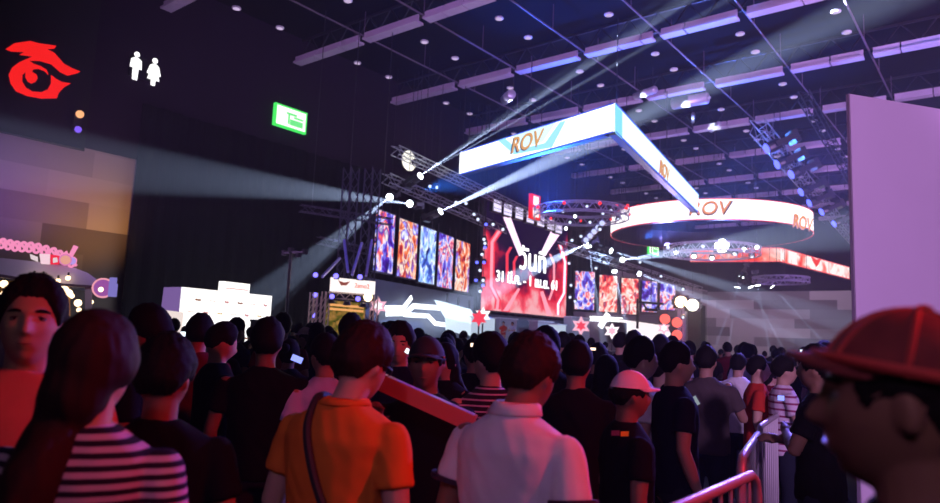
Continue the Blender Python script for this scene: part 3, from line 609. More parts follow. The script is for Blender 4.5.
# small sparkling lamps around the stage screen
SP = [(478,219,'w'),(486,224,'b'),(493,224,'w'),(503,229,'w'),(485,243,'w'),(485,247,'b'),(484,239,'w'),(477,262,'b'),(484,262,'b'),(480,270,'w'),(476,280,'b'),(483,280,'w'),(483,285,'b'),(480,291,'w'),(482,254,'w'),(569,263,'w'),(571,285,'w'),(570,297,'w'),(575,301,'w'),(596,268,'w'),(661,276,'w'),(683,289,'w'),(683,317,'w'),(604,262,'w'),(640,262,'w'),(474,214,'w'),(466,203,'w'),(430,186,'w'),(437,187,'w'),(456,202,'w')]
for x, y, c in SP: lamp(x, y, 43 if x < 520 else 50, lensB if c == 'b' else lensD, s=.65, label='small %s lamp among those dotting the rig around the big stage screen' % ('violet blue' if c == 'b' else 'white'), group='%s lamps around the stage screen' % ('violet' if c == 'b' else 'white'))
# blue heads on the right truss
for i, (x, y) in enumerate([(773,146),(783,162),(797,172),(806,190),(814,201),(826,210),(838,222)]):
    q = at_z(x, y, 12.3); d = V((-1,-.75,-.6)); lamp(0,0,0, lensB, pt=q, target=q+d*9, W=16000 if i < 5 else 0, deg=8, col=(.12,.3,1), s=1.9, label='blue lamp hanging from the long truss beside the pale board', group='blue lamps on the long truss')
# amber and white floodlights near the far end of the stage
lamp(681,302,56, EM('lens_amber_glare', (1,.62,.35), 14), target=O, W=6000, deg=60, col=(1,.6,.35), s=3.0, label='glowing amber floodlight beside the last far portrait screen', blend=1)
lamp(692.5,305,55, EM('lens_warm_glare', (1,.93,.75), 10), target=O, W=6000, deg=60, s=3.0, col=(1,.9,.8), label='round warm white floodlight on the dark pillar', blend=1)
a, b = at_d(690,306,56.5), at_d(702,350,56.5)
e = empty('speaker_tower', V((a.x,a.y,0)), 'tall dark pillar of speakers with a round floodlight at its top, past the stage', 'speaker')
MB().box((a.x+.5,a.y+.5,b.z/1+.0), (.01,.01,.01)).build('foot', dark, e) if False else None
c = at_d(696.5,330,57); MB().box((c.x,c.y,2.6), (1.1,1.1,5.2)).build('cabinet_stack', dark, e); MB().box((c.x,c.y,.1), (1.5,1.5,.2)).build('base', mhm, e)
c = at_d(681.5,330,57); e = empty('truss_tower', V((c.x,c.y,0)), 'thin upright truss at the far end of the stage, lit lilac', 'truss')
m_ = MB(); [m_.bar((c.x+dx,c.y+dy,0),(c.x+dx,c.y+dy,5), .1) for dx in (-.2,.2) for dy in (-.2,.2)]; [m_.bar((c.x-.2,c.y-.2,.5*i),(c.x+.2,c.y-.2,.5*i+.5), .06) for i in range(10)]; m_.build('lattice', M('lilac_truss', (.75,.65,.8), .5), e)  # lilac light is put into the lattice colour
# dark rigging towers left of the portrait screens
blt = M('dim_truss', (.035,.03,.06), .5)
for (x0, x1, lb) in ((343,348,'dim upright truss tower behind the corner booth'),(365,369,'dim upright truss tower beside the first portrait screen')):
    a = at_d(x0, 300, 31); a.z = 0; t = V((.3,.95,0)); truss(a, a+V((0,0,9.2)), .5, lb, blt, 'truss_tower', hang=False)
truss(at_d(318,240,31), at_d(372,252,33), .3, 'dim horizontal truss between the upright towers', blt, hang=False, w=.04)
truss(at_d(300,208,31), at_d(392,222,33), .3, 'dim upper truss crossing above the upright towers', blt, hang=True, w=.04)
# ---------------------------------------------------------------- white sponsor wall
def hz(a, b): t = (b-a); t.z = 0; return t.normalized()
SA, SB = at_z(182,287,3.2), at_z(272,296,3.2)
t = hz(SA,SB); n = V((t.y,-t.x,0)); W_ = (SB-SA).length
SW = empty('sponsor_wall', SA.lerp(SB,.5)-V((0,0,3.2)), 'white lit backdrop wall printed with rows of tiny logos, in front of the dark drape', 'backdrop')
swm = EM('lit_white_backdrop', (1,.97,.95), 1.5);  # backdrop and its marks glow; their lighting is put into the colour
g = SA-V((0,0,3.2)); h = SB-V((0,0,3.2)); up = V((0,0,1))
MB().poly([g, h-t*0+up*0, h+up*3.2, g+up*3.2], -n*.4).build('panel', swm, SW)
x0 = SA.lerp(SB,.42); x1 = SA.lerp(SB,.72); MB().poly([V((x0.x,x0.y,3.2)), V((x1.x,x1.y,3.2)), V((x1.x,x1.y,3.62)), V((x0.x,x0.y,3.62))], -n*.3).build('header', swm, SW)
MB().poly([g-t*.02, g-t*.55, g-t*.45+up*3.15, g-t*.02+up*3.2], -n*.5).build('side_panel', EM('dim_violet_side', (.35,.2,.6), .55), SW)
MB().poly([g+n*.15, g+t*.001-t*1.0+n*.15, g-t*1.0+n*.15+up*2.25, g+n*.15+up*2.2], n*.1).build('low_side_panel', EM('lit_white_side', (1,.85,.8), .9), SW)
lc = [EM('logo_brown', (.35,.12,.05), .8), EM('logo_pink', (1,.55,.5), .9), EM('logo_rose', (.8,.35,.35), .8), EM('logo_ochre', (.8,.5,.12), .8)]
seq = [0,1,2,0,1,2,0]
for r, (zz, off) in enumerate(((2.75,.35),(2.25,.05),(1.75,.4),(1.25,.2))):
    for i in range(7):
        p = g + t*(off+.45+i*.72) + up*zz + n*.012
        if (p-g).dot(t) > W_-.3: continue
        k = (seq[i]+r) % 4; w = [.17,.22,.13,.16][k]; hh = [.04,.02,.05,.03][k]
        MB().poly([p-t*w, p-t*w*.4-up*hh, p+t*w*.5-up*hh*1.2, p+t*w, p+t*w*.6+up*hh, p+up*hh*.5, p-t*w*.6+up*hh*1.2], n*.01).build('printed_mark', lc[k], SW)
MB().poly([x0+n*.02+up*.12+t*.1-up*0, x1+n*.02+up*.12-t*.1, x1+n*.02+up*.16-t*.1, x0+n*.02+up*.16+t*.1], n*.01).build('header_line', lc[2], SW)
q = at_d(264.5,322,22.3); e = empty('equipment_case', V((q.x,q.y,0)), 'dark upright case standing against the far end of the white sponsor wall', 'case'); MB().box((q.x,q.y,.95), (.5,.7,1.9)).build('body', dark, e); MB().box((q.x,q.y,1.93), (.54,.74,.06)).build('lid', mhm, e)
spot('booth_wash', g+t*2.5+n*3+up*4, g+t*2.5+up*1, (1,.95,.9), 150, 90, 1, .3)
# ---------------------------------------------------------------- corner booth of truss with a white header
BD = 26.0
A_, B_ = at_d(328,300,BD), at_d(372,300,BD+1.2); A_.z = B_.z = 0; t = hz(A_,B_); n = V((t.y,-t.x,0)); Wb = (B_-A_).length
bo = empty('exhibit_booth', A_.lerp(B_,.5), 'small truss booth with a white header sign, three warm lamps and green posters', 'booth')
wtr = M('booth_truss', (.8,.7,.55), .4)
zt1 = at_d(332,292,BD).z; zh0, zh1 = at_d(330,291,BD).z, at_d(330,277,BD).z
def post(p, h, s=.2, nm='truss_post'):
    mb = MB(); [mb.bar(p+V((dx,dy,0)), p+V((dx,dy,h)), .035) for dx in (-s/2,s/2) for dy in (-s/2,s/2)]
    for i in range(int(h/.25)): mb.bar(p+V((-s/2,-s/2,.25*i)), p+V((s/2,-s/2,.25*i+.25)), .02); mb.bar(p+V((s/2,-s/2,.25*i)), p+V((s/2,s/2,.25*i+.25)), .02)
    return mb.build(nm, wtr, bo)
post(A_-t*.1, zt1); post(B_+t*.1, zt1); post(A_-t*.1-n*1.0, zt1); post(A_-t*.45, zt1-.2)
mb = MB(); [mb.bar(A_+up*(zt1-d_), B_+up*(zt1-d_), .04) for d_ in (0,.22)]; [mb.bar(A_.lerp(B_,i/8)+up*(zt1-.22*(i%2)), A_.lerp(B_,(i+1)/8)+up*(zt1-.22*((i+1)%2)), .025) for i in range(8)]; mb.build('top_truss', wtr, bo)
hd0, hd1 = A_+t*.05+n*.1, B_+t*.05+n*.1
MB().poly([hd0+up*zh0, hd1+up*(zh0), hd1+up*(zh1), hd0+up*zh1], -n*.12).build('header_sign', EM('header_white', (1,.9,.88), 1.2), bo)
c_ = hd0.lerp(hd1,.27)+n*.02+up*(zh0+(zh1-zh0)*.62)
MB().poly([c_-t*.26+up*.1, c_+up*.04, c_+t*.26+up*.1, c_+t*.1-up*.06, c_-t*.12-up*.08], n*.01).build('header_emblem', EM('header_brown', (.4,.08,.06), .7), bo)
text('header_lettering', '2amo2', hd0.lerp(hd1,.68)+n*.03+up*(zh0+(zh1-zh0)*.55), t, up, .24, EM('header_red', (1,.18,.12), .9), bo, .005)
MB().poly([A_+t*.1-n*.3+up*.02, B_-t*.1-n*.3+up*.02, B_-t*.1-n*.3+up*(zt1-.3), A_+t*.1-n*.3+up*(zt1-.3)], -n*.06).build('poster_wall', ART('poster_green', [(.3,(.02,.02,.0)),(.45,(.10,.10,.01)),(.55,(.28,.16,.03)),(.65,(.5,.25,.06)),(.8,(.1,.02,.01))], 2.6, .8, 4), bo)  # posters glow by themselves; lamplight is put into their colour
for k, zz in ((.5,.5),(.62,.66)): MB().poly([A_.lerp(B_,.12)-n*.28+up*(zt1-zz), A_.lerp(B_,.9)-n*.28+up*(zt1-zz-.02), A_.lerp(B_,.9)-n*.28+up*(zt1-zz+.07), A_.lerp(B_,.12)-n*.28+up*(zt1-zz+.09)], n*.01).build('poster_stripe', EM('poster_orange', (1,.45,.15), .9), bo)
for x, y in ((331,302),(347,304),(363,306)):
    p = at_d(x,y,BD-.5); b_ = MB().lathe([(.02,.12),(.1,.1),(.16,-.04),(.02,-.06)], Matrix.Translation(p), 12).build('lamp_shade', mhm, bo); MB().ball(p-V((0,0,.06)), .13, 12).build('bulb', EM('warm_bulb', (1,.72,.4), 5), b_)
    MB().tube([p+up*.1, p+up*.35-n*.3], .02).build('lamp_arm', mhm, b_)
p = at_d(368,297,BD); MB().ball(p, .17, 12).build('bulb', EM('warm_bulb'), bo)
for (x, y) in ((315.5,275),(315,295),(314,315.5),(336,276),(360,277),(332,296.5),(358,299)):
    lamp(x, y, BD-.2+(1 if x<320 else 0), EM('lens_uv', (.16,.13,1), 3.2), s=.62, label='small violet blue spotlight on the frame of the corner booth', group='violet spotlights of the corner booth', target=O+V((0,0,1)))
for i, (x0,y0,x1,y1) in enumerate([(348,272,344,240),(352,275,362,243),(322,277,340,258),(366,276,372,240)]): 
    e = empty('truss_brace', at_d(x0,y0,27), 'thin blue lit strut rising behind the header sign of the corner booth', 'truss', 'blue struts above the corner booth'); MB().bar(at_d(x0,y0,27), at_d(x1,y1,28.5), .09).build('strut', EM('uv_lit_strut', (.06,.05,.35), .5) if False else M('blue_lit_strut', (.25,.25,.7), .4), e)  # blue light on the struts is put into their colour
spot('uv_wash', at_d(336,276,25.5), at_d(352,245,28), (.2,.2,1), 260, 50, 1, .1)
# stand with four little warm lamps in front of the drape
q = at_d(291,252,22); e = empty('lamp_stand', V((q.x,q.y,0)), 'thin dark stand topped by four tiny warm lamps before the black drape', 'lamp')
MB().tube([(q.x,q.y,0),(q.x,q.y,q.z)], .05).build('pole', dark, e)
MB().bar(at_d(282,253,22), at_d(303,252,22), .06).build('crossbar', dark, e)
for x, y in ((282.5,252.5),(289,250),(296.5,254.5),(303,251.5)): b_ = MB().box(at_d(x,y,22)+V((0,.08,0)), (.14,.14,.16)).build('lamp_head', mhm, e); MB().ball(at_d(x,y,21.9), .055, 8).build('bulb', EM('tiny_warm', (1,.75,.5), 2.5), b_)
for k in range(3): a = k*2.1; MB().tube([(q.x,q.y,.6),(q.x+.6*cos(a),q.y+.6*sin(a),.02)], .03).build('leg', dark, e)
# ---------------------------------------------------------------- food kiosk at the left
KD = 15.0
def kp(x, y, d=KD): return at_d(x, y, d)
kA, kB = kp(-40,282), kp(96,283.5,16.2)
t = hz(kA,kB); n = V((t.y,-t.x,0)); n = n if n.dot(O-kA) > 0 else -n
ks = empty('food_kiosk', V((kp(40,300).x,kp(40,300).y,0)), 'lavender roofed food kiosk with pink rope-like letters and warm string lights', 'kiosk')
P0 = kp(50,290,15.6)
def kk(x, y, off=0): return at_pl(x, y, P0+n*off, n)
rf = [(-30,259),(2,258),(20,260),(50,263),(75,268),(88,273),(96,279),(99,287),(60,284),(30,279),(2,275),(-30,274)]
MB().poly([kk(x,y) for x,y in rf], -n*2.4).build('roof', M('lavender_awning', (.62,.58,.72), .6), ks)
MB().poly([kk(x,y,.02) for x,y in [(-30,273.5),(2,274.5),(30,279),(60,283.5),(99,286),(99,288),(60,286),(30,281.5),(2,277.5),(-30,276)]], n*.08).build('fascia', M('kiosk_dark_edge', (.08,.03,.06), .5), ks)
MB().poly([kk(x,y,-1.2) for x,y in [(-30,277),(70,286),(70,420),(-30,420)]], -n*.1).build('back_wall', M('kiosk_back_wall', (.45,.28,.08), .7), ks)
MB().poly([kk(x,y,-.05) for x,y in [(85,287),(92,287.5),(92,430),(85,430)]], -n*.25).build('corner_post', M('kiosk_post', (.65,.6,.5), .6), ks)
MB().poly([kk(x,y,-.05) for x,y in [(-30,330),(92,330),(92,430),(-30,430)]], -n*.1).build('counter_front', M('kiosk_counter', (.12,.06,.1), .6), ks)
pinkL = EM('pink_letters', (1,.30,.55), .95)
# twisted letters as looped tubes along the roof edge
mbx = MB(); pts = []
base = [(2,242),(18,245),(34,246),(52,251),(66,257),(74,262)]
def bl(u):
    u = u*(len(base)-1); i = min(int(u), len(base)-2); f_ = u-i; return (base[i][0]*(1-f_)+base[i+1][0]*f_, base[i][1]*(1-f_)+base[i+1][1]*f_)
for k in range(12):
    x, y = bl(k/11.5); ox = 3.2; loop = [kk(x+ox*cos(a)-1.2*sin(a), y+4.4*sin(a)+1.5, .06) for a in [2*pi*j/14 for j in range(14)]]
    mbx = MB().tube(loop, .032, 6, closed=True); mbx.tube([kk(x-2,y-2.5,.1), kk(x+1,y+2,.1), kk(x+4.5,y+5,.1)], .032, 6); mbx.build('rope_letter', pinkL, ks)
MB().tube([kk(65,252,.05), kk(70,257,.05), kk(76,246,.05)], .06, 6).build('rope_letter', pinkL, ks)
for px, mt, nm in (([(30,254),(38,257),(38,262),(31,259)], EM('tag_white', (1,.8,.85), .8), 'small_sign'), ([(39.5,254),(50,254.5),(50,264.5),(41,264)], EM('tag_pinkwhite', (1,.68,.78), .95), 'small_sign'), ([(50.5,254.5),(59.5,256),(59.5,264.5),(50.5,264.5)], EM('tag_red', (1,.03,.08), .9), 'small_sign')):
    o = MB().poly([kk(x,y,.14) for x,y in px], n*.05).build(nm, mt, ks)
MB().poly([kk(x,y,.2) for x,y in [(53,258),(57,257.5),(58,262),(53,263)]], n*.02).build('sign_mark', EM('tag_white'), ks)
def disc(x, y, r, mat, nm, off=.2):
    c = kk(x,y,off); R = Matrix((t, up, n)).transposed().to_4x4() if t.cross(up).dot(n) > 0 else Matrix((-t, up, n)).transposed().to_4x4()
    R.translation = c; return MB().lathe([(.001,-.05),(r,-.05),(r,.05),(.001,.05)], R, 24).build(nm, mat, ks)
disc(65.5,260,.13,EM('disc_magenta', (.9,.25,.6), .8),'round_sign'); disc(65.5,260,.10,EM('disc_orange', (1,.45,.35), .8),'round_sign_centre',.27); disc(72,261,.08,EM('disc_lilac', (.6,.4,1), .8),'round_sign',.18)
# round ornament sign beyond the roof's end
q = kp(103,288,15.8); rs_ = empty('round_sign', q, 'round pink and violet sign with a glowing ring at the end of the kiosk roof', 'sign')
R = Matrix((V((-n.y,n.x,0)), up, n)).transposed().to_4x4() if V((-n.y,n.x,0)).cross(up).dot(n) > 0 else Matrix((V((n.y,-n.x,0)), up, n)).transposed().to_4x4(); R.translation = q
MB().lathe([(.001,-.06),(.23,-.06),(.23,.02),(.001,.02)], R, 28).build('disc', EM('disc_violet', (.45,.12,.5), .7), rs_)
Rr = R.copy(); MB().tube([R @ V((.21*cos(a),.21*sin(a),.03)) for a in [2*pi*i/28 for i in range(28)]], .022, 6, closed=True).build('rim', EM('rim_pink', (1,.4,.5), .9), rs_)
MB().ball(R @ V((-.04,-.04,.06)), .055, 10).build('bulb', EM('string_bulb', (1,.7,.4), 4), rs_)
MB().box(kp(113,282,15.8), (.12,.12,.2)).box(kp(113,288,15.8)-V((0,0,.05)), (.14,.14,.3)).build('bracket', EM('bracket_violet', (.35,.3,.9), .6), rs_); MB().tube([q, kk(92,285,-.1)], .03).build('arm', dark, rs_)
for x, y in ((4,284),(3,294),(12,289),(17,286),(34,276.5),(43,277),(63,286),(65,290),(69,293),(72,296),(78,303),(79,310),(91,302),(68,278),(58,281)):
    q = kk(x, y, -.35 if y > 283 else .12); big = (x,y) in ((4,284),(65,290),(69,293),(78,303)); e = empty('string_light', q, 'warm glowing bulb of the string lights under the kiosk roof', 'lamp', 'warm string lights of the kiosk')
    MB().ball(q, .085 if big else .055, 10).build('bulb', EM('string_bulb'), e); MB().lathe([(.02,.0),(.025,.08),(.02,.1)], Matrix.Translation(q+V((0,0,.03))), 8).build('socket', mhm, e)
spot('kiosk_warm', kk(40,288,-.5), kk(40,340,-1.2), (1,.55,.15), 110, 150, 1, .2)
# ---------------------------------------------------------------- pale board at the right
pr0, pr1 = at_d(855,300,6.0), at_d(1010,300,6.5)
t = hz(pr0,pr1); n = V((t.y,-t.x,0)); n = n if n.dot(O-pr0) > 0 else -n
pbd = empty('display_board', V((pr0.x,pr0.y,0)), 'tall plain pale lavender board standing beside the crowd, taller than everyone', 'board')
zt = at_pl(851,94,pr0,n).z; g, h = V((pr0.x,pr0.y,0)), V((pr1.x,pr1.y,0))
MB().poly([g+up*.03, h+up*.03, h+up*(zt), g+up*(zt)], -n*.03).build('panel', M('pale_board_paint', (.66,.52,.66), .75, noise_amt=.03, nscale=3), pbd)
MB().poly([g-t*.005, g+t*.008, g+t*.008+up*zt, g-t*.005+up*zt], -n*.032).build('edge_trim', M('board_edge', (.35,.28,.36), .6), pbd)
MB().bar(g-n*.15+t*.3+up*.05, g-n*.9+t*.3+up*.05, .08).bar(g-n*.9+t*.3+up*.08, g-n*.13+t*.3+up*1.6, .06).build('rear_stay', dark, pbd)
# ---------------------------------------------------------------- people
def sm(a, b, x): t = min(1, max(0, (x-a)/(b-a))); return t*t*(3-2*t)
def g1(x, s): return exp(-(x/s)**2)
def head_pt(d):                                     # d: unit direction, face towards +Y
    x, y, z = d; t = max(0, -z)
    w = 1 - .30*t**1.5; dy = (1 + .42*t*t*(1-.25*t)) if y > 0 else (1 - .42*t**1.2)
    p = V((x*.077*w, y*.096*dy, z*.118))
    if z > 0: p.x *= 1 + .03*z
    if y > .1:
        f = sm(.1,.5,y); X, Z = p.x, p.z
        nose = (.007 + .023*sm(.03,-.024,Z)) * g1(X, .010 + .006*sm(.0,-.025,Z)) * sm(-.040,-.026,Z) * sm(.045,.02,Z)
        sock = -.010*(g1(X-.031,.016)+g1(X+.031,.016))*g1(Z-.012,.011)
        lid = .005*(g1(X-.031,.012)+g1(X+.031,.012))*g1(Z-.010,.006)
        brow = .005*g1(Z-.032,.009)*g1(X,.05)
        lip = .011*g1(X,.021)*(g1(Z+.050,.005)+g1(Z+.062,.006)) - .004*g1(X,.022)*g1(Z+.056,.003)
        chin = .006*g1(Z+.094,.014)*g1(X,.02) - .004*g1(Z+.074,.007)*g1(X,.025)
        cheek = .004*(g1(X-.045,.018)+g1(X+.045,.018))*g1(Z+.015,.02)
        p.y += f*(nose+sock+lid+brow+lip+chin+cheek)
    return p
def sphere_grid(bm, fn, mx, nu=48, nv=36):
    rows = []
    for j in range(1, nv):
        ph = pi*j/nv; rows.append([bm.verts.new(mx @ fn(V((sin(ph)*sin(2*pi*i/nu), sin(ph)*cos(2*pi*i/nu), cos(ph))))) for i in range(nu)])
    top, bot = bm.verts.new(mx @ fn(V((0,0,1)))), bm.verts.new(mx @ fn(V((0,0,-1))))
    for a, b in zip(rows, rows[1:]):
        for i in range(nu): bm.faces.new((a[i], b[i], b[(i+1)%nu], a[(i+1)%nu]))
    for i in range(nu): bm.faces.new((top, rows[0][i], rows[0][(i+1)%nu])); bm.faces.new((bot, rows[-1][(i+1)%nu], rows[-1][i]))
def loft(mb, rings, n=20, e=2.3):                   # rings: (z, rx, ry, x0, y0)
    bm = mb.bm; R = []
    for z, rx, ry, x0, y0 in rings:
        R.append([bm.verts.new((x0 + rx*math.copysign(abs(cos(a))**(2/e), cos(a)), y0 + ry*math.copysign(abs(sin(a))**(2/e), sin(a)), z)) for a in [2*pi*k/n for k in range(n)]])
    for a, b in zip(R, R[1:]):
        for k in range(n): bm.faces.new((a[k], a[(k+1)%n], b[(k+1)%n], b[k]))
    bm.faces.new(R[0][::-1]); bm.faces.new(R[-1])
def limb(mb, pts, rs, n=12):                        # tube with rounded ends
    pts = [V(p) for p in pts]; a, b = pts[0], pts[-1]; d0 = (pts[0]-pts[1]).normalized(); d1 = (pts[-1]-pts[-2]).normalized()
    mb.tube([a+d0*rs[0]*.9, a+d0*rs[0]*.6]+pts+[b+d1*rs[-1]*.6, b+d1*rs[-1]*.9], [rs[0]*.35, rs[0]*.8]+list(rs)+[rs[-1]*.8, rs[-1]*.35], n)
def spl(pts, rs, k=4):                              # smooth curve through joints
    P, R = [], []
    for i in range(len(pts)-1):
        p0 = V(pts[max(0,i-1)]); p1 = V(pts[i]); p2 = V(pts[i+1]); p3 = V(pts[min(len(pts)-1,i+2)])
        for j in range(k):
            t = j/k; P.append(.5*((2*p1)+(p2-p0)*t+(2*p0-5*p1+4*p2-p3)*t*t+(3*p1-p0-3*p2+p3)*t**3)); R.append(rs[i]*(1-t)+rs[i+1]*t)
    return P+[V(pts[-1])], R+[rs[-1]]
def remesh(mb, vox, name, smooth=3, disp=None):
    bmesh.ops.recalc_face_normals(mb.bm, faces=mb.bm.faces)
    me = bpy.data.meshes.new(name); mb.bm.to_mesh(me); mb.bm.free(); o = bpy.data.objects.new(name, me); C.objects.link(o)
    m = o.modifiers.new('r', 'REMESH'); m.mode = 'VOXEL'; m.voxel_size = vox; m.use_smooth_shade = True
    if smooth: s = o.modifiers.new('s', 'SMOOTH'); s.factor = .5; s.iterations = smooth
    bpy.context.view_layer.update(); me2 = bpy.data.meshes.new_from_object(o.evaluated_get(bpy.context.evaluated_depsgraph_get())); me2.name = name
    bpy.data.objects.remove(o)
    if disp:
        nn = [v.normal.copy() for v in me2.vertices]
        for v, n_ in zip(me2.vertices, nn): v.co += n_ * disp(v.co)
    for p in me2.polygons: p.use_smooth = True
    return me2
ARMS = {'down': (((.188,0,1.350),(.245,-.03,1.11),(.255,.06,.86)),)*2,
        'phone': (((.188,0,1.350),(.265,.10,1.13),(.13,.30,1.33)), ((.188,0,1.350),(.245,-.03,1.11),(.255,.06,.86))),
        'crossed': (((.188,0,1.350),(.255,.06,1.12),(-.03,.235,1.16)), ((.188,0,1.350),(.255,.07,1.13),(-.04,.20,1.20))),
        'raised': (((.188,0,1.350),(.30,.20,1.33),(.16,.32,1.60)), ((.188,0,1.350),(.28,.16,1.28),(-.02,.34,1.55))),
        'hip': (((.188,0,1.350),(.30,-.06,1.13),(.19,.08,1.02)), ((.188,0,1.350),(.255,.03,1.10),(.10,.22,1.02))),
        'grip': (((.188,0,1.350),(.27,.12,1.15),(.17,.34,1.36)), ((.188,0,1.350),(.28,.02,1.10),(.22,.22,.95)))}
def hmat(lean, pan, tilt, roll=0):                  # placement of the head above the neck
    return Matrix.Translation((0, .012+lean, 1.585-lean*.25)) @ Euler((radians(-tilt), radians(roll), radians(-pan)), 'XYZ').to_matrix().to_4x4()
def hand(mb, w, d, side, thick=1.0):
    d = V(d).normalized(); s = V((side,0,0)); s = (s - d*s.dot(d)); 
    if s.length < .2: s = V((0,1,0)) - d*d.y
    s.normalize(); nrm = d.cross(s); r = .0085*thick
    limb(mb, [w, w+d*.035, w+d*.085], [.024,.034,.032], 10)
    for k, (o, L_) in enumerate(((-.030,.070),(-.010,.080),(.010,.075),(.028,.058))):
        b = w + d*.08 + s*o; limb(mb, [b, b+d*L_*.45+nrm*.008, b+d*L_*.8+nrm*.028], [r, r*.95, r*.8], 8)
    b = w + d*.03 - s*.028; limb(mb, [b, b+d*.03-s*.028+nrm*.01, b+d*.058-s*.034+nrm*.022], [r*1.2, r*1.1, r*.9], 8)
def body_mesh(pose, lean=0, pan=0, tilt=0, vox=.018, wide=1.0, roll=0):
    mb = MB(); hm = hmat(lean, pan, tilt, roll); L2 = lean
    sphere_grid(mb.bm, head_pt, hm, 72 if vox < .01 else 32, 54 if vox < .01 else 24)
    for s in (-1, 1): mb.ball((0,0,0), 1, 12, (1,1,1)) if False else bmesh.ops.create_uvsphere(mb.bm, u_segments=12, v_segments=8, radius=1, matrix=hm @ Matrix.Translation((s*.079,-.006,-.004)) @ Euler((radians(-12),0,radians(s*22))).to_matrix().to_4x4() @ Matrix.Diagonal((.009,.017,.028,1)))
    limb(mb, [(0,-.012,1.40),(0,L2*.55-.004,1.48),(0,L2+.004,1.555-L2*.25)], [.062,.056,.058], 16)
    loft(mb, [(.84,.145*wide,.10,0,0),(.92,.165*wide,.112,0,0),(1.02,.145*wide,.102,0,0),(1.12,.142*wide,.098,0,0),(1.25,.165*wide,.11,0,0),(1.34,.178*wide,.108,0,-.004),(1.40,.150*wide,.085,0,-.006),(1.44,.085,.066,0,-.006)])
    for s, arm in ((1, ARMS[pose][0]), (-1, ARMS[pose][1])):
        pts = [V((p[0]*s*wide, p[1], p[2])) for p in arm]; pts = [pts[0], pts[0].lerp(pts[1],.5), pts[1], pts[1].lerp(pts[2],.45), pts[2]]
        limb(mb, pts, [.055,.048,.040,.040,.026]); hand(mb, pts[-1], pts[-1]-pts[-2], s)
        limb(mb, [(s*.09,0,.88),(s*.10,.012,.5),(s*.105,-.012,.3),(s*.108,-.02,.09)], [.088,.056,.052,.036])
        limb(mb, [(s*.108,-.04,.045),(s*.115,.05,.035),(s*.118,.13,.03)], [.036,.036,.028])
    return remesh(mb, vox, 'person', 2)
def shirt_mesh(pose, sleeve=.62, vox=.018, wide=1.0, off=.016, hem=.84, seed=0, collar=False):
    mb = MB(); o = off
    loft(mb, [(hem,.168*wide+o,.118+o,0,0),(.92,.168*wide+o,.118+o,0,0),(1.02,.156*wide+o,.112+o,0,0),(1.12,.156*wide+o,.110+o,0,0),(1.25,.170*wide+o,.114+o,0,0),(1.34,.182*wide+o*.8,.112+o*.8,0,-.004),(1.395,.160*wide+o*.6,.09+o*.6,0,-.006),(1.435,.095+o*.4,.072+o*.4,0,-.006),(1.462,.068,.062,0,-.004)])
    for s, arm in ((1, ARMS[pose][0]), (-1, ARMS[pose][1])):
        pts = [V((p[0]*s*wide, p[1], p[2])) for p in arm]
        if sleeve <= 1: e = pts[0].lerp(pts[1], sleeve); dd = (e-pts[0]).normalized(); mb.tube([pts[0]-dd*.050, pts[0]-dd*.038, pts[0]-dd*.012, pts[0]+dd*.03, pts[0].lerp(e,.6), e], [.020,.042,.058,.064,.064,.068], 14)
        else: limb(mb, [pts[0]+V((-s*.01,0,.0)), pts[0].lerp(pts[1],.5), pts[1], pts[1].lerp(pts[2],.5), pts[1].lerp(pts[2],.93)], [.062,.060,.056,.050,.042])
    amp = .006 if vox < .012 else .008
    def dsp(c): return amp*noise.noise(V((c.x*9+seed, c.y*9, c.z*6))) + amp*.6*noise.noise(V((c.x*22+c.z*14, seed, c.y*20-c.z*10)))
    return remesh(mb, vox, 'shirt', int(2*(.018/vox)**2+.5) + (3 if vox<.012 else 0), dsp)
def trouser_mesh(vox=.02):
    mb = MB(); loft(mb, [(.80,.165,.118,0,0),(.86,.178,.125,0,0),(.94,.175,.122,0,0),(1.0,.158,.114,0,0)])
    for s in (-1,1): mb.tube([(s*.09,0,.88),(s*.098,.005,.7),(s*.102,.012,.5),(s*.108,-.012,.3),(s*.112,-.015,.10)], [.100,.092,.072,.066,.062], 14)
    return remesh(mb, vox, 'trousers', 2)
def shoe_mesh(s):
    mb = MB(); limb(mb, [(s*.108,-.055,.055),(s*.115,.03,.05),(s*.12,.145,.04)], [.050,.052,.042]); mb.box((s*.115,.045,.014), (.10,.29,.028)); return remesh(mb, .014, 'shoe', 2)
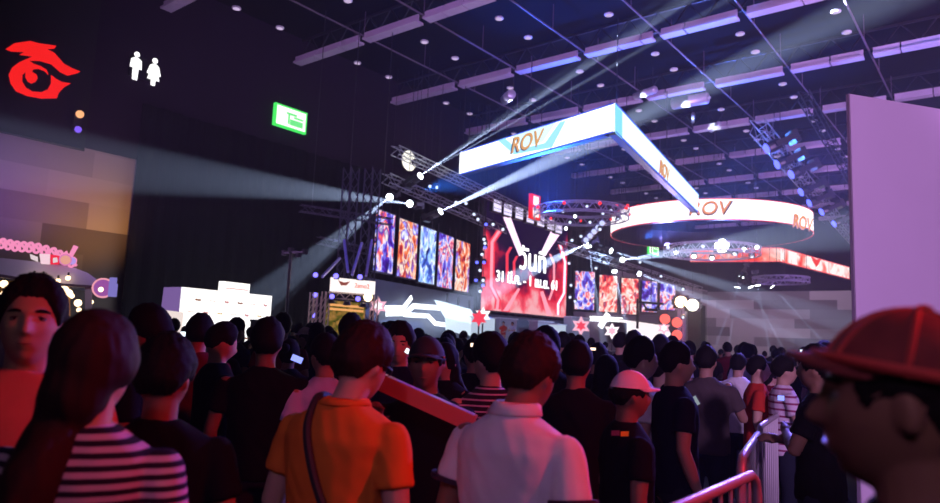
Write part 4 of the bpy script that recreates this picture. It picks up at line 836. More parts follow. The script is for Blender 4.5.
def hair_mesh(style, lean=0, pan=0, tilt=0, seed=0, hi=False, roll=0, capped=False):
    mb = MB(); hm = hmat(lean, pan, tilt, roll)
    th = {'short':.020,'thick':.030,'long':.022,'bun':.018,'shaved':.008,'cap':.004}[style]
    def fn(d):
        p = head_pt(V((d.x, min(d.y,.999), d.z))); a = abs(atan2(d.x, d.y))/pi        # 0 front .. 1 back
        line = .60 - .50*sm(.14,.34,a) - .12*sm(.40,.50,a) - .40*sm(.52,.74,a) + .04*noise.noise(V((d.x*9,d.y*9,seed)))
        if a > .30 and a < .42: line -= .16*(1-abs(a-.36)/.06)                    # sideburn
        if style in ('long','bun'): line = .60 - 1.0*sm(.16,.36,a) - .3*sm(.5,.8,a)
        if style == 'cap' or capped: line = line if a > .3 else 2
        m = sm(line-.05, line+.07, d.z); tt = th*(.35+.65*sm(line, line+.45, d.z))
        if capped and d.z > .25: tt = .002
        k = 1 + (tt*(1+.3*d.z) + (.005 if hi else .006)*noise.noise(d*5+V((seed,0,0))) + .0035*noise.noise(d*19+V((0,seed,0))) + .0028*noise.noise(V((d.x*45,d.y*45,d.z*14))))/.10
        q = V((p.x*k*1.01, p.y*k, p.z*(k+.01))); inn = p*.90
        return inn.lerp(q, m)
    sphere_grid(mb.bm, fn, hm, 96 if hi else 32, 72 if hi else 24)
    if style == 'long':
        q_ = [hm @ V((0,-.03,.02)), hm @ V((-.012,-.055,-.06)), hm @ V((-.03,-.065,-.12)), V((-.06,-.125,1.33)), V((-.075,-.145,1.18)), V((-.08,-.140,1.05)), V((-.08,-.13,.97))]; ps, rs = spl(q_, [.082,.080,.066,.062,.055,.042,.015]); limb(mb, ps, rs, 18)
    if style == 'bun': mb.ball(hm @ V((0,-.11,.06)), .042, 12)
    if style == 'long': return remesh(mb, .010 if hi else .016, 'hair', 4, lambda c: .004*noise.noise(V((c.x*60,c.y*60,c.z*6)))+.006*noise.noise(c*14))
    bmesh.ops.recalc_face_normals(mb.bm, faces=mb.bm.faces); me = bpy.data.meshes.new('hair'); mb.bm.to_mesh(me); mb.bm.free()
    for p in me.polygons: p.use_smooth = True
    return me
def cap_meshes(lean=0, pan=0, tilt=0, brim_yaw=0, hi=False, roll=0, lift=0):   # crown, brim
    hm = hmat(lean, pan, tilt, roll) @ Euler((radians(lift),0,0)).to_matrix().to_4x4(); mb = MB()
    def fn(d):
        p = head_pt(V((d.x, min(d.y,.999), max(d.z,.18) if d.z < .18 else d.z))); k = 1.14 + .05*sm(.1,.7,d.z)
        if d.z < .18: q = V((p.x*1.14, p.y*1.14, .043)); q = q if d.z > -.2 else V((q.x*.3,q.y*.3,.05)); return q
        q = V((p.x*k, p.y*k, p.z*(1.13))); q.z = max(q.z, .043); return q
    sphere_grid(mb.bm, fn, hm, 48 if hi else 28, 36 if hi else 20)
    for k in range(6) if hi else ():
        pass
    bmesh.ops.recalc_face_normals(mb.bm, faces=mb.bm.faces); me = bpy.data.meshes.new('cap'); mb.bm.to_mesh(me); mb.bm.free(); b = MB(); N = 16; R = Matrix.Rotation(brim_yaw, 4, 'Z')
    rows = []
    for j in range(5):
        f_ = j/4; rows.append([(hm @ R @ V((.082*(1-.12*f_*f_)*sin(a)*1.0, .085*cos(a)*(1) + .075*f_*max(0,cos(a))**.6, .055 - .012*f_ - .014*sin(a)**2))) for a in [(-pi*.42)+pi*.84*i/N for i in range(N+1)]])
    top = [[b.bm.verts.new(p + V((0,0,.003))) for p in r] for r in rows]; bot = [[b.bm.verts.new(p - V((0,0,.003))) for p in r] for r in rows]
    for j in range(4):
        for i in range(N): b.bm.faces.new((top[j][i], top[j][i+1], top[j+1][i+1], top[j+1][i])); b.bm.faces.new((bot[j][i], bot[j+1][i], bot[j+1][i+1], bot[j][i+1]))
    for i in range(N): b.bm.faces.new((top[4][i], top[4][i+1], bot[4][i+1], bot[4][i])); b.bm.faces.new((top[0][i+1], top[0][i], bot[0][i], bot[0][i+1]))
    for j in range(4): b.bm.faces.new((top[j][0], top[j+1][0], bot[j+1][0], bot[j][0])); b.bm.faces.new((top[j+1][N], top[j][N], bot[j][N], bot[j+1][N]))
    bmesh.ops.recalc_face_normals(b.bm, faces=b.bm.faces); m2 = bpy.data.meshes.new('brim'); b.bm.to_mesh(m2); b.bm.free()
    for m in (me, m2):
        for p in m.polygons: p.use_smooth = True
    return me, m2
CACHE = {}
def cached(key, fn):
    if key not in CACHE: CACHE[key] = fn()
    return CACHE[key]
skins = [M('skin_tan', (.30,.16,.11), .6, spec=.3), M('skin_light', (.42,.25,.18), .6, spec=.3), M('skin_brown', (.22,.11,.07), .6, spec=.3)]
hairm = M('black_hair', (.005,.003,.003), .75, spec=.12, bump=.5, bscale=220); hairb = M('dark_brown_hair', (.020,.006,.004), .7, spec=.15, bump=.5, bscale=220)
def cloth(name, col): return M(name, col, .9, spec=.06, noise_amt=.12, nscale=14, bump=.25, bscale=180)
def STRIPE(name, c1, c2, per, duty=.5, rot=0):
    if name in MATS: return MATS[name]
    m = M(name, c1, .85, spec=.15); nt = m.node_tree; L = nt.links.new; tc = nt.nodes.new('ShaderNodeTexCoord'); sp = nt.nodes.new('ShaderNodeSeparateXYZ'); L(tc.outputs['Object'], sp.inputs[0])
    a = nt.nodes.new('ShaderNodeMath'); a.operation = 'DIVIDE'; L(sp.outputs[2], a.inputs[0]); a.inputs[1].default_value = per
    f_ = nt.nodes.new('ShaderNodeMath'); f_.operation = 'FRACT'; L(a.outputs[0], f_.inputs[0]); g = nt.nodes.new('ShaderNodeMath'); g.operation = 'GREATER_THAN'; L(f_.outputs[0], g.inputs[0]); g.inputs[1].default_value = duty
    mx = nt.nodes.new('ShaderNodeMix'); mx.data_type = 'RGBA'; mx.inputs['A'].default_value = (*c1,1); mx.inputs['B'].default_value = (*c2,1); L(g.outputs[0], mx.inputs['Factor']); L(mx.outputs['Result'], nt.nodes['Principled BSDF'].inputs['Base Color']); return m
BLK, NAVY, GREY, WHT, RED_, ORG, LAV, BRN, MAR = cloth('black_cotton', (.006,.005,.007)), cloth('navy_cotton', (.007,.008,.022)), cloth('grey_cotton', (.05,.047,.05)), cloth('white_cotton', (.72,.70,.72)), cloth('red_cotton', (.42,.03,.02)), cloth('orange_cotton', (.62,.15,.02)), cloth('pale_blue_cotton', (.40,.42,.62)), cloth('brown_cotton', (.06,.045,.045)), cloth('maroon_cotton', (.14,.01,.02))
STR1 = STRIPE('striped_jersey', (.46,.34,.44), (.015,.008,.02), .026, .5); STR2 = STRIPE('thin_striped_cotton', (.015,.012,.02), (.40,.32,.42), .028, .72)
jean = cloth('dark_jeans', (.015,.018,.03)); shoem = M('dark_shoe', (.03,.03,.03), .5)
def mat_obj(o, mat):
    if not o.data.materials: o.data.materials.append(mat)
    o.material_slots[0].link = 'OBJECT'; o.material_slots[0].material = mat
def part(name, me, mat, par):
    o = bpy.data.objects.new(name, me); C.objects.link(o); mat_obj(o, mat); o.parent = par; return o
def facing_rot(P, ang):
    v = V((P.x, P.y)); base = atan2(v.y, v.x); return base - radians(ang) - pi/2
def person(px, topy, dep, face=0, hair='short', pose='down', shirt=None, label='', group=None, skin=0, sleeve=.62, lean=0, pan=0, tilt=0, roll=0, vox=.018, seed=0, cap=None, wide=1.0, brim_yaw=0, off=.016, hairmat=None, trousers=jean, ground=None, hmax=1.0, lift=0):
    P = at_d(px, topy, dep); hi = vox < .012
    topz = {'short':.028,'thick':.036,'long':.03,'bun':.03,'shaved':.014,'cap':.02}[hair] + 1.703 - lean*.25
    sc = P.z / topz; S = min(1.07, max(.88, sc))*hmax
    body = bpy.data.objects.new('person', cached(('b', pose, lean, pan, tilt, roll, vox, wide), lambda: body_mesh(pose, lean, pan, tilt, vox, wide, roll))); C.objects.link(body); mat_obj(body, skins[skin])
    tag(body, label, 'person', group)
    hm_ = part('hair', cached(('h', hair, lean, pan, tilt, roll, hi, seed % 3, bool(cap)), lambda: hair_mesh(hair, lean, pan, tilt, seed % 3, hi, roll, bool(cap))), hairmat or hairm, body)
    part('shirt', cached(('s', pose, sleeve, vox, wide, off), lambda: shirt_mesh(pose, sleeve, min(.014, vox) if hi else vox, wide, off, seed=seed)), shirt or BLK, body)
    if dep < 14:
        part('trousers', cached('t', trouser_mesh), trousers, body)
        for s in (-1,1): part('shoe', cached(('sh', s), lambda: shoe_mesh(s)), shoem, body)
    if cap:
        cm, br = cached(('c', lean, pan, tilt, roll, hi, brim_yaw, lift), lambda: cap_meshes(lean, pan, tilt, brim_yaw, hi, roll, lift)); c_ = part('cap', cm, cap, body); part('brim', br, cap, c_)
    rz = facing_rot(P, face); hx = Matrix.Rotation(rz, 3, 'Z') @ V((0, lean*1.0, 0)) * S
    body.location = (P.x - hx.x, P.y - hx.y, 0); body.rotation_euler = (0,0,rz); body.scale = (S,S,S)
    return body
def eyes(b, lean, pan, tilt, roll=0):
    hm = hmat(lean, pan, tilt, roll)
    for s in (-1,1):
        e = MB().ball(hm @ V((s*.031,.0752,.011)), .0112, 16, (1.15,1,.62)).build('eye', M('shaded_eye_white', (.16,.13,.13), .3)); e.parent = b  # eye white darkened; the shade over the eyes is in its colour
        MB().tube([hm @ V((s*(.0185+.0042*j), .0868-.0004*(j-3)**2, .0165+.0016*sin(j*.5)-.0006*j)) for j in range(7)], [.0008,.0016,.002,.002,.0018,.0014,.0008], 6).build('eyelash', hairm).parent = b; i_ = MB().ball(hm @ V((s*.031,.0812,.0108)), .0058, 12, (1,1,.8)).build('iris', M('iris_dark', (.01,.006,.005), .15)); i_.parent = e
        k = MB(); k.tube([hm @ V((s*(.016+.007*j), .0935-.0012*j*j*.7, .031+.0035*sin(j*.7))) for j in range(6)], [.0028,.0042,.0045,.004,.003,.0015], 6); k.build('eyebrow', hairm).parent = b
    mo = MB(); mo.tube([hm @ V((.0065*j, .1005-.0009*j*j, -.0560+.0003*abs(j))) for j in (-3,-2,-1,0,1,2,3)], [.0010,.0022,.003,.003,.003,.0022,.001], 6); mo.build('lips', M('lips', (.20,.06,.05), .4)).parent = b
# ---------------------------------------------------------------- the people one can tell apart
NV = .0085
b = person(38,274,2.0, 183,'short','down',cloth('rose_knit',(.50,.16,.15)),'man with short dark hair facing the camera, his face lit red, beside the kiosk', skin=1, vox=.0065, pan=4, tilt=-4, seed=1, wide=.93); eyes(b,0,4,-4)
b = person(99,309,1.62, 20,'long','down',STR1,'woman with long black hair in a striped top, seen from behind', skin=1, vox=NV, tilt=-6, pan=14, seed=2, wide=.93, hairmat=hairb, off=.012)
person(168,334,2.15,12,'thick','down',BLK,'man in plain black seen from behind, his ear rimmed red, next to the striped top', skin=2, vox=NV, pan=12, tilt=4, seed=0)
person(152,305,3.3,292,'thick','down',BLK,'person with bushy dark hair, just behind the man in plain black', skin=2, seed=1)
b = person(362,322,2.32,36,'thick','down',ORG,'man in a bright orange tee with a dark strap across his back', skin=1, vox=NV, lean=.07, pan=8, tilt=14, seed=2, wide=1.03, off=.024, hairmat=hairb); om = b
b = person(529,333,2.3,34,'thick','down',WHT,'man in a white polo shirt seen from behind, lit lilac and pink', skin=2, vox=NV, lean=.07, pan=4, tilt=12, seed=0, wide=1.05, off=.022, hairmat=hairb); pm_ = b
b = person(912,306,.93,272,'cap','down',BLK,'man in a reddish brown cap seen in close profile, right by the camera', skin=2, vox=.005, seed=1, cap=M('cap_brown', (.20,.030,.028), .9, noise_amt=.3, nscale=30), lean=.0, tilt=0, lift=9, hmax=1.0); cm = b
eyes(b,0,0,0)
# seams of the close cap, lighter red tape
hm = hmat(0,0,0) @ Euler((radians(9),0,0)).to_matrix().to_4x4(); tape = M('cap_tape', (.55,.05,.04), .8)
capo = [c for c in cm.children if c.name.startswith('cap')][0]
for az in (35, 90, 145, -35, -90, -145, 0):
    pts = []
    for j in range(12):
        el = radians(14 + 75*j/11); d = V((cos(el)*sin(radians(az)), cos(el)*cos(radians(az)), sin(el))); p = head_pt(d); k = 1.14 + .05*sm(.1,.7,d.z); pts.append(hm @ V((p.x*k*1.004, p.y*k*1.004, max(.043, p.z*1.135))))
    MB().tube(pts, .0042, 6).build('seam_tape', tape).parent = capo
MB().tube([hm @ V((head_pt(V((cos(t_)*.97,sin(t_)*.97,.24))).x*1.165, head_pt(V((cos(t_)*.97,sin(t_)*.97,.24))).y*1.165, .051)) for t_ in [2*pi*i/40 for i in range(40)]], .008, 6, closed=True).build('band', tape).parent = capo
MB().lathe([(.001,0),(.011,.001),(.010,.006),(.001,.009)], hm @ Matrix.Translation((0,-.005,.134)), 14).build('top_button', tape).parent = capo
# polo collar, placket-less back: a folded band round the neck
def collar(b, mat, lean=0, r=.070, nm='collar', z0=1.452, h=.034):
    mb = MB(); bm = mb.bm; R = []; N = 40
    for i in range(N):
        a = 2*pi*i/N; op = .3*max(0, sin(a))**4; row = []
        for rr, zz in ((r-.006, z0+h), (r-.001, z0+h+.005), (r+.008, z0+h), (r+.020, z0+.002), (r+.014, z0-.002), (r-.002, z0+.012)):
            row.append(bm.verts.new((rr*cos(a)*1.06, rr*sin(a)*.98 + lean*.35*(zz-z0)/h*.6 - .002, zz - .02*max(0,sin(a))**2)))
        R.append(row)
    for i in range(N):
        for k in range(6): bm.faces.new((R[i][k], R[i][(k+1)%6], R[(i+1)%N][(k+1)%6], R[(i+1)%N][k]))
    mb.build(nm, mat, smooth=True).parent = b
collar(pm_, WHT, .07)
collar(om, ORG, .07, .068, 'neckband', 1.448, .016)
cuff = M('polo_cuff', (.03,.01,.03), .8)
for s in (-1,1):
    a_, e_ = V((s*.205*1.05,0,1.375)), V((s*.245*1.05,-.03,1.11)); p0, p1 = a_.lerp(e_,.60), a_.lerp(e_,.66); MB().tube([p0,p1], .079, 20).build('cuff', cuff).parent = pm_
# spectacles of the man in orange
hm = hmat(.07,8,14); gl = MB(); frmb = M('glasses_frame', (.02,.01,.01), .3)
for s in (-1,1): gl.tube([hm @ V((s*.031+.021*cos(a), .105, .010+.017*sin(a))) for a in [2*pi*i/20 for i in range(20)]], .0018, 6, closed=True); gl.tube([hm @ V((s*.052,.104,.014)), hm @ V((s*.082,.05,.014)), hm @ V((s*.084,-.005,.012))], .0022, 6)
gl.tube([hm @ V((-.010,.106,.013)), hm @ V((.010,.106,.013))], .0018, 6); o = gl.build('glasses', frmb); o.parent = om
# crossbody bag of the man in orange: strap over the back, small pouch at the hip
bag = empty('shoulder_bag', om.location + V((0,0,.9)), 'dark crossbody strap and small bag worn by the man in orange', 'bag')
S_ = om.scale.x; TM = Matrix.Translation(om.location) @ Matrix.Rotation(om.rotation_euler.z, 4, 'Z') @ Matrix.Scale(S_, 4)
st_ = [(-.10,.10,1.43),(-.10,.03,1.463),(-.08,-.05,1.457),(-.045,-.128,1.37),(.02,-.160,1.24),(.085,-.160,1.12),(.14,-.150,1.0),(.185,-.11,.92),(.215,-.05,.88)]
P_, R_ = spl(st_, [.017]*len(st_), 5); mb = MB()
for a, c in zip(P_, P_[1:]): mb.bar(TM @ a, TM @ c + (TM @ c - TM @ a)*.15, .034, .006, up=V((0,0,1)).cross((TM @ c-TM @ a).normalized()).cross((TM @ c-TM @ a).normalized()) if False else V((0,0,1)))
mb2 = MB().tube([TM @ p for p in P_], .0135, 8); mb.bm.free(); mb2.build('strap', M('black_webbing', (.01,.008,.01), .7), bag)
MB().box(TM @ V((.235,-.02,.84)), (.10,.20,.15), Matrix.Rotation(om.rotation_euler.z, 3, 'Z')).build('pouch', BLK, bag)
# woman's ponytail-like length is part of her hair; her watch-side strand
# the long red tube carried between the man in orange and the polo shirt
ta, tb2 = at_d(366,375,2.75), at_d(474,423.5,2.66)
tu = empty('long_tube', ta.lerp(tb2,.5), 'long red-lit flat tube held up between the orange tee and the white polo', 'tube')
MB().bar(ta, tb2, .055, .062).build('tube_body', M('glossy_red_tube', (.62,.10,.07), .3), tu); MB().bar(ta+V((0,0,.032)), tb2+V((0,0,.032)), .05, .006).build('lit_top_edge', M('blue_lit_edge', (.45,.45,.75), .35), tu)  # blue light along the tube's top is put in as a coloured strip
b = person(428,333,3.05,188,'short','grip',BLK,'man in a dark cap facing the camera, gripping the long red tube', skin=2, vox=.011, seed=1, cap=M('cap_black', (.012,.012,.016), .8)); eyes(b,0,0,0)
b = person(402,322,4.3,200,'thick','down',NAVY,'man with thick hair and a dim violet face, behind the man gripping the red tube', skin=1, vox=.012, pan=-10, seed=2); eyes(b,0,-10,0)
b = person(447,342,4.6,215,'long','down',BLK,'person with long hair facing back towards the camera, right behind the tube carrier', skin=1, vox=.014, seed=2)
person(492,333,3.5,330,'thick','down',STR2,'person in a dark tee with thin pale stripes, just left of the white polo', skin=1, vox=.013, seed=0, pan=-12)
person(475,338,5.2,340,'short','down',BLK,'dark haired person between the long-haired one and the thin striped tee', skin=0, seed=1)
person(201,314,5.0,20,'thick','down',MAR,'person with round dark hair standing in front of the white sponsor wall', skin=1, seed=2)
person(221,321,4.3,75,'short','phone',BLK,'young man in black turned sideways, looking down at his hands before the sponsor wall', skin=1, vox=.013, tilt=18, seed=1)
person(269,318,3.9,5,'thick','down',BLK,'broad-shouldered person in black with rounded hair, left of the man in orange', skin=2, vox=.013, seed=0, wide=1.08)
person(307,326,8.5,300,'short','down',GREY,'person in a pale pinkish cap in front of the corner booth', skin=1, seed=0, cap=M('cap_pale_pink', (.7,.5,.6), .8))
person(327,333,4.0,330,'short','down',LAV,'person in a pale shirt lit violet, behind the left shoulder of the man in orange', skin=0, seed=1, vox=.013)
person(290,338,5.6,20,'bun','down',BLK,'dark person with hair tied up, between the broad-shouldered one and the violet-lit shirt', skin=0, seed=1)
# right half
person(628,373,3.15,70,'short','down',BLK,'person in a white cap and a black tee with a red and yellow print', skin=2, vox=.011, seed=0, cap=M('cap_white', (.78,.70,.76), .8), tilt=2); wc = bpy.context.collection.objects[-1]
person(640,337,4.4,78,'thick','down',WHT,'boy in a white collared shirt looking towards the stage, behind the white cap', skin=1, vox=.012, seed=2)
person(675,341,4.1,72,'short','down',NAVY,'man in dark clothes, his face lit blue, beside the boy in white', skin=1, vox=.012, seed=1)
person(661,352,5.0,60,'short','down',LAV,'person in a pale shirt glowing blue, half hidden between two dark heads', skin=1, vox=.013, seed=0)
person(634,330,7.0,0,'short','down',BLK,'tall dark head standing up against the far pale stage panel', skin=2, seed=0)
person(706,345,5.6,15,'short','phone',BRN,'man in a brownish shirt seen from behind, holding a phone at his waist', skin=0, vox=.014, seed=1, wide=1.05)
person(738,353,7.3,20,'short','down',WHT,'person in a white tee seen from behind with a dark bag on the shoulder', skin=1, seed=2)
person(757,355,6.2,85,'short','down',RED_,'man in a red tee in profile, his face lit orange', skin=1, vox=.014, seed=0)
person(783,355,5.9,75,'thick','crossed',STRIPE('patterned_white',(.6,.5,.58),(.25,.05,.12),.06,.7),'man in a light patterned shirt with arms crossed, his face lit violet', skin=1, vox=.014, seed=1)
person(770,362,6.9,70,'long','down',MAR,'person in maroon between the red tee and the patterned shirt', skin=1, seed=2)
person(818,345,4.0,285,'thick','crossed',BLK,'dark clothed person standing by the edge of the pale board, behind the close cap', skin=2, vox=.014, seed=1)
person(577,341,3.9,10,'thick','down',BLK,'dark bushy head just right of the white polo', skin=0, seed=2)
person(606,354,4.9,20,'long','down',BLK,'person with long dark hair between the bushy head and the white cap', skin=0, seed=0)
# print on the white-capped person's back
P = at_d(628,436,3.15)
# photographer at the sponsor wall, and two small performers up on the stage
b = person(241,316,20.5,300,'short','raised',GREY,'man in grey with raised arms taking a picture in front of the white sponsor wall', skin=1, seed=1)
for px, py, sh, fc, ps, lb in ((503,325,RED_,200,'hip','small performer in red standing on stage between the podiums'),(512,323,LAV,215,'crossed','small performer in pale blue standing on stage beside the one in red')):
    b = person(px,py,44.5,fc,'short',ps,sh,lb,skin=1,seed=0); P = at_x(px,340,-26.8); b.location = (P.x, P.y, 1.17); b.scale = (1,1,1)
# ---------------------------------------------------------------- crowd-control barriers
bar_m = M('galvanised_barrier', (.55,.50,.52), .4, metal=.35)
def barrier(pa, pb, label, foot=True):
    a, b = V(pa), V(pb); a.z = b.z = 0; t = (b-a); L_ = t.length; t.normalize(); n = V((t.y,-t.x,0)); up = V((0,0,1)); H_ = 1.1; c = .09
    e = empty('crowd_barrier', a.lerp(b,.5), label, 'barrier', 'crowd barriers'); 
    if 'group' in e: del e['group']
    fr = [a+up*.12, a+up*(H_-c), a+t*.03+up*(H_-.03), a+t*c+up*H_, b-t*c+up*H_, b-t*.03+up*(H_-.03), b+up*(H_-c), b+up*.12]
    MB().tube(fr, .021, 10).build('frame', bar_m, e, smooth=True); MB().tube([a+up*.2, b+up*.2], .016, 8).build('lower_rail', bar_m, e)
    k = max(3, int(L_/.115))
    for i in range(1, k): p = a+t*(L_*i/k); MB().tube([p+up*.2, p+up*(H_-.01)], .0085, 6).build('upright_bar', bar_m, e)
    for f_ in (.14, .86): p = a+t*(L_*f_); MB().tube([p-n*.28+up*.02, p-n*.22+up*.03, p+up*.16, p+n*.22+up*.03, p+n*.28+up*.02], .017, 8).build('foot', bar_m, e)
    return e
def ground_pt(px, ty, z=1.1): return at_z(px, ty, z)
A0, A1 = at_z(640,524,1.1), at_z(757,472.5,1.1)
barrier(A0, A1, 'nearest metal crowd barrier, its top rail lit red, cut by the bottom of the photo')
barrier(at_z(741,459,1.1), at_z(758.5,433,1.1), 'second metal crowd barrier, standing just beyond the nearest one')
barrier(at_z(759,427,1.1), at_z(780,413.5,1.1), 'third metal crowd barrier, its far end post lit violet blue')
# phones held up in the crowd
scrW, scrB = EM('phone_screen_white', (.8,.9,1), 2.2), EM('phone_screen_blue', (.25,.3,1), 1.6)
def phone(px, py, dep, mat, label, w=.07, h=.12, ang=0):
    q = at_d(px, py, dep); n = (O-q).normalized(); t = V((-n.y,n.x,0)).normalized(); u = t.cross(n) if t.cross(n).z > 0 else n.cross(t); R = Matrix((t,n,u)).transposed() @ Matrix.Rotation(radians(ang),3,'Y')
    e = empty('phone', q, label, 'phone'); MB().box(q, (w,.008,h), R).build('case', mhm, e); MB().box(q+n*.006, (w*.9,.003,h*.9), R).build('screen', mat, e)
phone(689,404,5.15,EM('phone_screen_dim',(.45,.55,.6),.55),'dim phone held at the waist by the man in a brownish shirt',.16,.075,-30)
phone(183,334,4.2,scrW,'tiny white phone light between the bushy head and the sponsor wall',.03,.03); phone(409,352,3.9,scrW,'small tilted white phone light below the violet lit face',.05,.03,30)
phone(473,345,5.0,EM('phone_screen_warm',(1,.7,.5),2),'tiny warm phone light between dark heads left of the white polo',.04,.03); phone(297,359,5.0,scrB,'small blue phone light left of the violet lit shirt',.09,.05,20)
phone(781,398,5.0,scrB,'small blue phone light held by the man in the patterned shirt',.05,.04); phone(803,351,4.6,scrW,'tiny white phone light under the brim of the close cap',.04,.02); phone(593,349,4.6,EM('phone_screen_warm'),'tiny warm phone light among heads right of the white polo',.04,.02)
# print on the back of the white-capped person
WC = [o for o in C.objects if o.get('label','').startswith('person in a white cap and a black tee')][0]
q = at_d(629,434,2.9); pr = MB()
nrm = (O-q).normalized(); t = V((-nrm.y,nrm.x,0)).normalized(); u = V((0,0,1))
if t.dot(V((AX.x,AY.x,AZ.x))) < 0: t = -t
cl = V((WC.location.x, WC.location.y, 0)); 
def onback(px, py, lift=.0):                        # point on the tee's back surface, found along the view ray
    d = ray(px,py).normalized(); bpy.context.view_layer.update(); sh = [c for c in WC.children if c.name.startswith('shirt')][0]; inv = sh.matrix_world.inverted(); hit, loc, nn, _ = sh.ray_cast(inv @ O, (inv.to_3x3() @ d).normalized())
    return (sh.matrix_world @ loc + (sh.matrix_world.to_3x3() @ nn).normalized()*(.004+lift)) if hit else q
for (x0,y0,x1,y1,m_) in ((612,431,620,436,EM('x',(1,1,1),1) if False else M('print_red',(.8,.08,.15),.7)),(621,432,629,437,M('print_yellow',(.9,.5,.02),.7))):
    pts = [onback(x,y) for x,y in ((x0,y0),(x1,y0),(x1,y1),(x0,y1))]; o = MB().poly(pts, (O-pts[0]).normalized()*.002).build('back_print', m_, WC)
# ---------------------------------------------------------------- the packed crowd
named = [(o.location.x, o.location.y) for o in C.objects if o.name.startswith('person')]
blocks = [(o.location.x, o.location.y, 1.1) for o in C.objects if o.name.split('.')[0] in ('crowd_barrier','display_board','lamp_stand','equipment_case','long_tube')]
rc = random.Random(11)
shirts = [BLK, BLK, BLK, NAVY, GREY, BRN, MAR, BLK, NAVY, LAV, cloth('dark_green_cotton', (.015,.03,.02))]
def zone(px):
    if px < 172: return 'dark-haired spectator in the packed crowd before the kiosk and the black drape', 'spectators before the kiosk and drape'
    if px < 280: return 'dark-haired spectator in the packed crowd before the white sponsor wall', 'spectators before the sponsor wall'
    if px < 372: return 'dark-haired spectator in the packed crowd before the truss corner booth', 'spectators before the corner booth'
    if px < 475: return 'dark-haired spectator in the packed crowd before the neon lines of the stage', 'spectators before the neon lines'
    if px < 572: return 'dark-haired spectator in the packed crowd below the big red stage screen', 'spectators below the big screen'
    if px < 690: return 'dark-haired spectator in the packed crowd below the far portrait screens', 'spectators below the far portrait screens'
    return 'dark-haired spectator in the packed crowd before the grey block wall', 'spectators before the grey block wall'
count = 0
SKIP = set([20,30,47,54,55,60,61,62,65,66,69,70,77,79,80,82,83,85,86,88,89,91,92,96,97,99,100,102,104,105,107,108,109,110,112,114,117,118,119,121,124,125,126,127,129,132,134,135,136,137,138,139,140,141,142,143,144,147,150,153,154,155,156,158,159,160,161,162,163,164,165,166,167,169,170,172,173,174])
for dep in (4.9,5.7,6.6,7.6,8.8,10.2,11.8,13.6,15.8,18.4,21.5,25,29):
    sp_ = .66*F/dep*(1+.02*dep); px = 96 + rc.random()*sp_
    while px < 852:
        j = rc.random(); jj = rc.random(); k = rc.random(); f_ = rc.random(); s_ = rc.random(); h_ = rc.random(); px += sp_*(.75+.5*j)
        d = dep*(1+.08*(jj-.5)); P = at_d(px, 345, d); x, y = P.x, P.y
        if any((x-a)**2+(y-b)**2 < .46**2 for a, b in named) or any((x-a)**2+(y-b)**2 < r*r for a, b, r in blocks): continue
        if d > 14 and px < 150 or (d > 20 and px < 285) or (d > 24 and px < 385) or x < -23.0 or (px > 700 and d < 7.5) or (px > 840 and d < 8): continue
        hmax = .93 + .12*k; up_ = 345+.042*(px-470)-3.5 + (EYE-1.703*hmax)*F/d
        style = ('short','thick','short','thick','long','bun','short')[int(s_*7)]; pose = ('down','down','down','crossed','phone','down')[int(h_*6)]
        count += 1; s7 = shirts[int(rc.random()*len(shirts))]; named.append((x, y))
        if count in SKIP: continue
        lb, gp = zone(px)
        body = person(px, 345, d, (f_-.5)*70 + (8 if px > 500 else 25), style, pose, s7, lb, gp, skin=int(j*3), vox=.026 if d > 8 else .018, seed=int(k*3))
        s0 = hmax; body.scale = (s0,)*3
# ---------------------------------------------------------------- coloured wash lights, the hall's own and added fills
spot('lavender_wash', (.85,-1.86,3.8), at_d(590,420,2.6), (.72,.36,1), 140, 46, .8, .15)
spot('kiosk_fill', at_d(50,215,12.5), at_d(50,285,15.5), (.75,.62,1), 80, 50, .8, .2)  # fill lamp added to brighten the kiosk roof
bq = at_d(900,250,6.0)
spot('board_fill', (5.5,-3,4.5), bq, (.76,.42,1), 4300, 30, .6, .3)  # extra lavender lamp added to brighten the board alone
spot('red_wash', (2.13,2.94,3.7), (-1.9,1.85,1.1), (1,.02,.03), 520, 56, .6, .10)
spot('blue_wash', at_d(843,150,11), at_d(690,395,5.2), (.22,.16,1), 3800, 45, .6, .15)
# purple up-light on the roof troughs, from unseen spots added below to brighten them
for (x, y, tx, ty, W) in ((6,6,-10,26,20000),(10,26,-6,40,30000),(-13,3,-22,22,7000),(8,50,-8,62,30000)):
    spot('added_roof_uplight', (x,y,3.2), (tx,ty,HC), (.66,.34,.95), W*1.0, 85, 1, .4)
spot('added_roof_uplight', (-20,48,9.5), (-15,30,HC), (.3,.25,1), 5000, 120, 1, .3)
# blue washes added to make the haze glow around the V-shaped banner
spot('blue_wash', (-21,33,8.6), (-14,24,HC), (.02,.12,1), 26000, 95, 1, .3)
spot('blue_wash', (-16,48,9), (-10,38,HC), (.05,.14,1), 26000, 80, 1, .3)
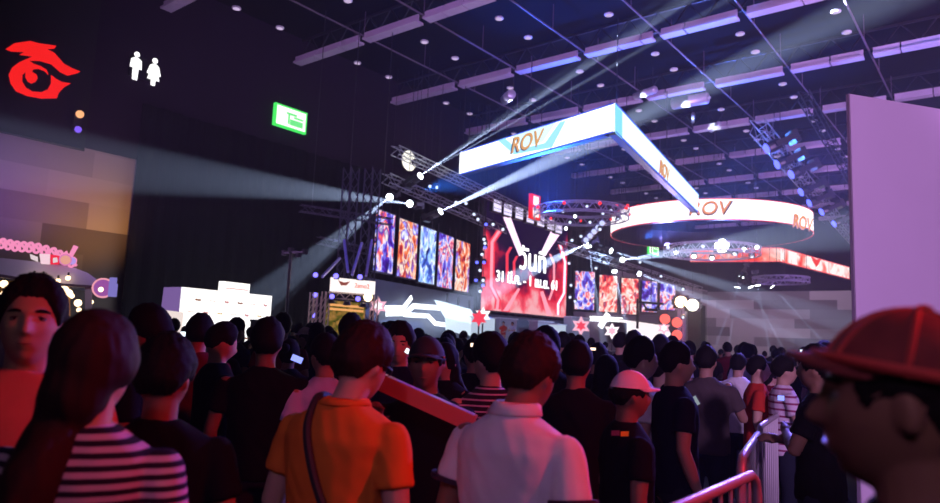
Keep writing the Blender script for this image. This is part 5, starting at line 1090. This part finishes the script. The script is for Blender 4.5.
# wall washes added for colour: amber and violet on the block cladding, pale on the far wall
spot('amber_wash', (-27.5,13.2,4.6), (-31,12.4,6.5), (1,.42,.08), 430, 100, 1, .2)
spot('violet_wash', (-26,8.5,4.6), (-31,9.6,7.6), (.25,.07,1), 480, 80, 1, .2)
spot('pink_wash', (-27,8.0,4.4), (-31,8.6,6.0), (1,.4,.5), 60, 90, 1, .2)
for x in (-27,-17): spot('far_wall_wash', (x,76,9.0), (x,88,4.5), (.80,.60,.95), 1900, 125, 1, .3)
spot('stage_wash', (-22,46,9), (-30,46,2), (.45,.65,1), 2500, 110, 1, .3)
# wide level blue spots added to make the haze glow under the roof
spot('blue_haze_fill', (-25,27,9.5), (-8,31,12.5), (.02,.20,1), 80000, 42, 1, .1)
spot('blue_haze_fill', (-20,44,9.0), (-4,36,12.0), (.05,.20,1), 60000, 42, 1, .1)
# ---------------------------------------------------------------- camera, world, view
cd = bpy.data.cameras.new('camera'); cam = bpy.data.objects.new('camera', cd); C.objects.link(cam)
Rm = Matrix(((AX.x, -AX.y, -AX.z), (AY.x, -AY.y, -AY.z), (AZ.x, -AZ.y, -AZ.z)))
cam.matrix_world = Matrix.Translation(O) @ Rm.to_4x4()
cd.sensor_width = 36; cd.lens = F / 940 * 36; cd.clip_start = .05; cd.clip_end = 300
bpy.context.scene.camera = cam
cd.dof.use_dof = True; cd.dof.focus_distance = 5.5; cd.dof.aperture_fstop = 2.4; cd.dof.aperture_blades = 0
wd = bpy.data.worlds.new('world'); bpy.context.scene.world = wd; wd.use_nodes = True
nt = wd.node_tree; nt.nodes['Background'].inputs[0].default_value = (.02,.02,.05,1); nt.nodes['Background'].inputs[1].default_value = 0
vs = nt.nodes.new('ShaderNodeVolumeScatter'); vs.inputs['Density'].default_value = HAZE; vs.inputs['Anisotropy'].default_value = .25; vs.inputs['Color'].default_value = (.86,.88,1,1)
nt.links.new(vs.outputs[0], nt.nodes['World Output'].inputs['Volume'])
sc = bpy.context.scene
sc.view_settings.view_transform = 'Standard'; sc.view_settings.look = 'None'; sc.view_settings.gamma = 1; sc.view_settings.exposure = 0
sc.view_settings.use_curve_mapping = False
cy = sc.cycles; cy.max_bounces = 4; cy.diffuse_bounces = 2; cy.glossy_bounces = 2; cy.volume_bounces = 0; cy.transmission_bounces = 2; cy.transparent_max_bounces = 8
cy.use_denoising = True; cy.sample_clamp_indirect = 3; cy.sample_clamp_direct = 0; cy.caustics_reflective = False; cy.caustics_refractive = False; cy.use_light_tree = True
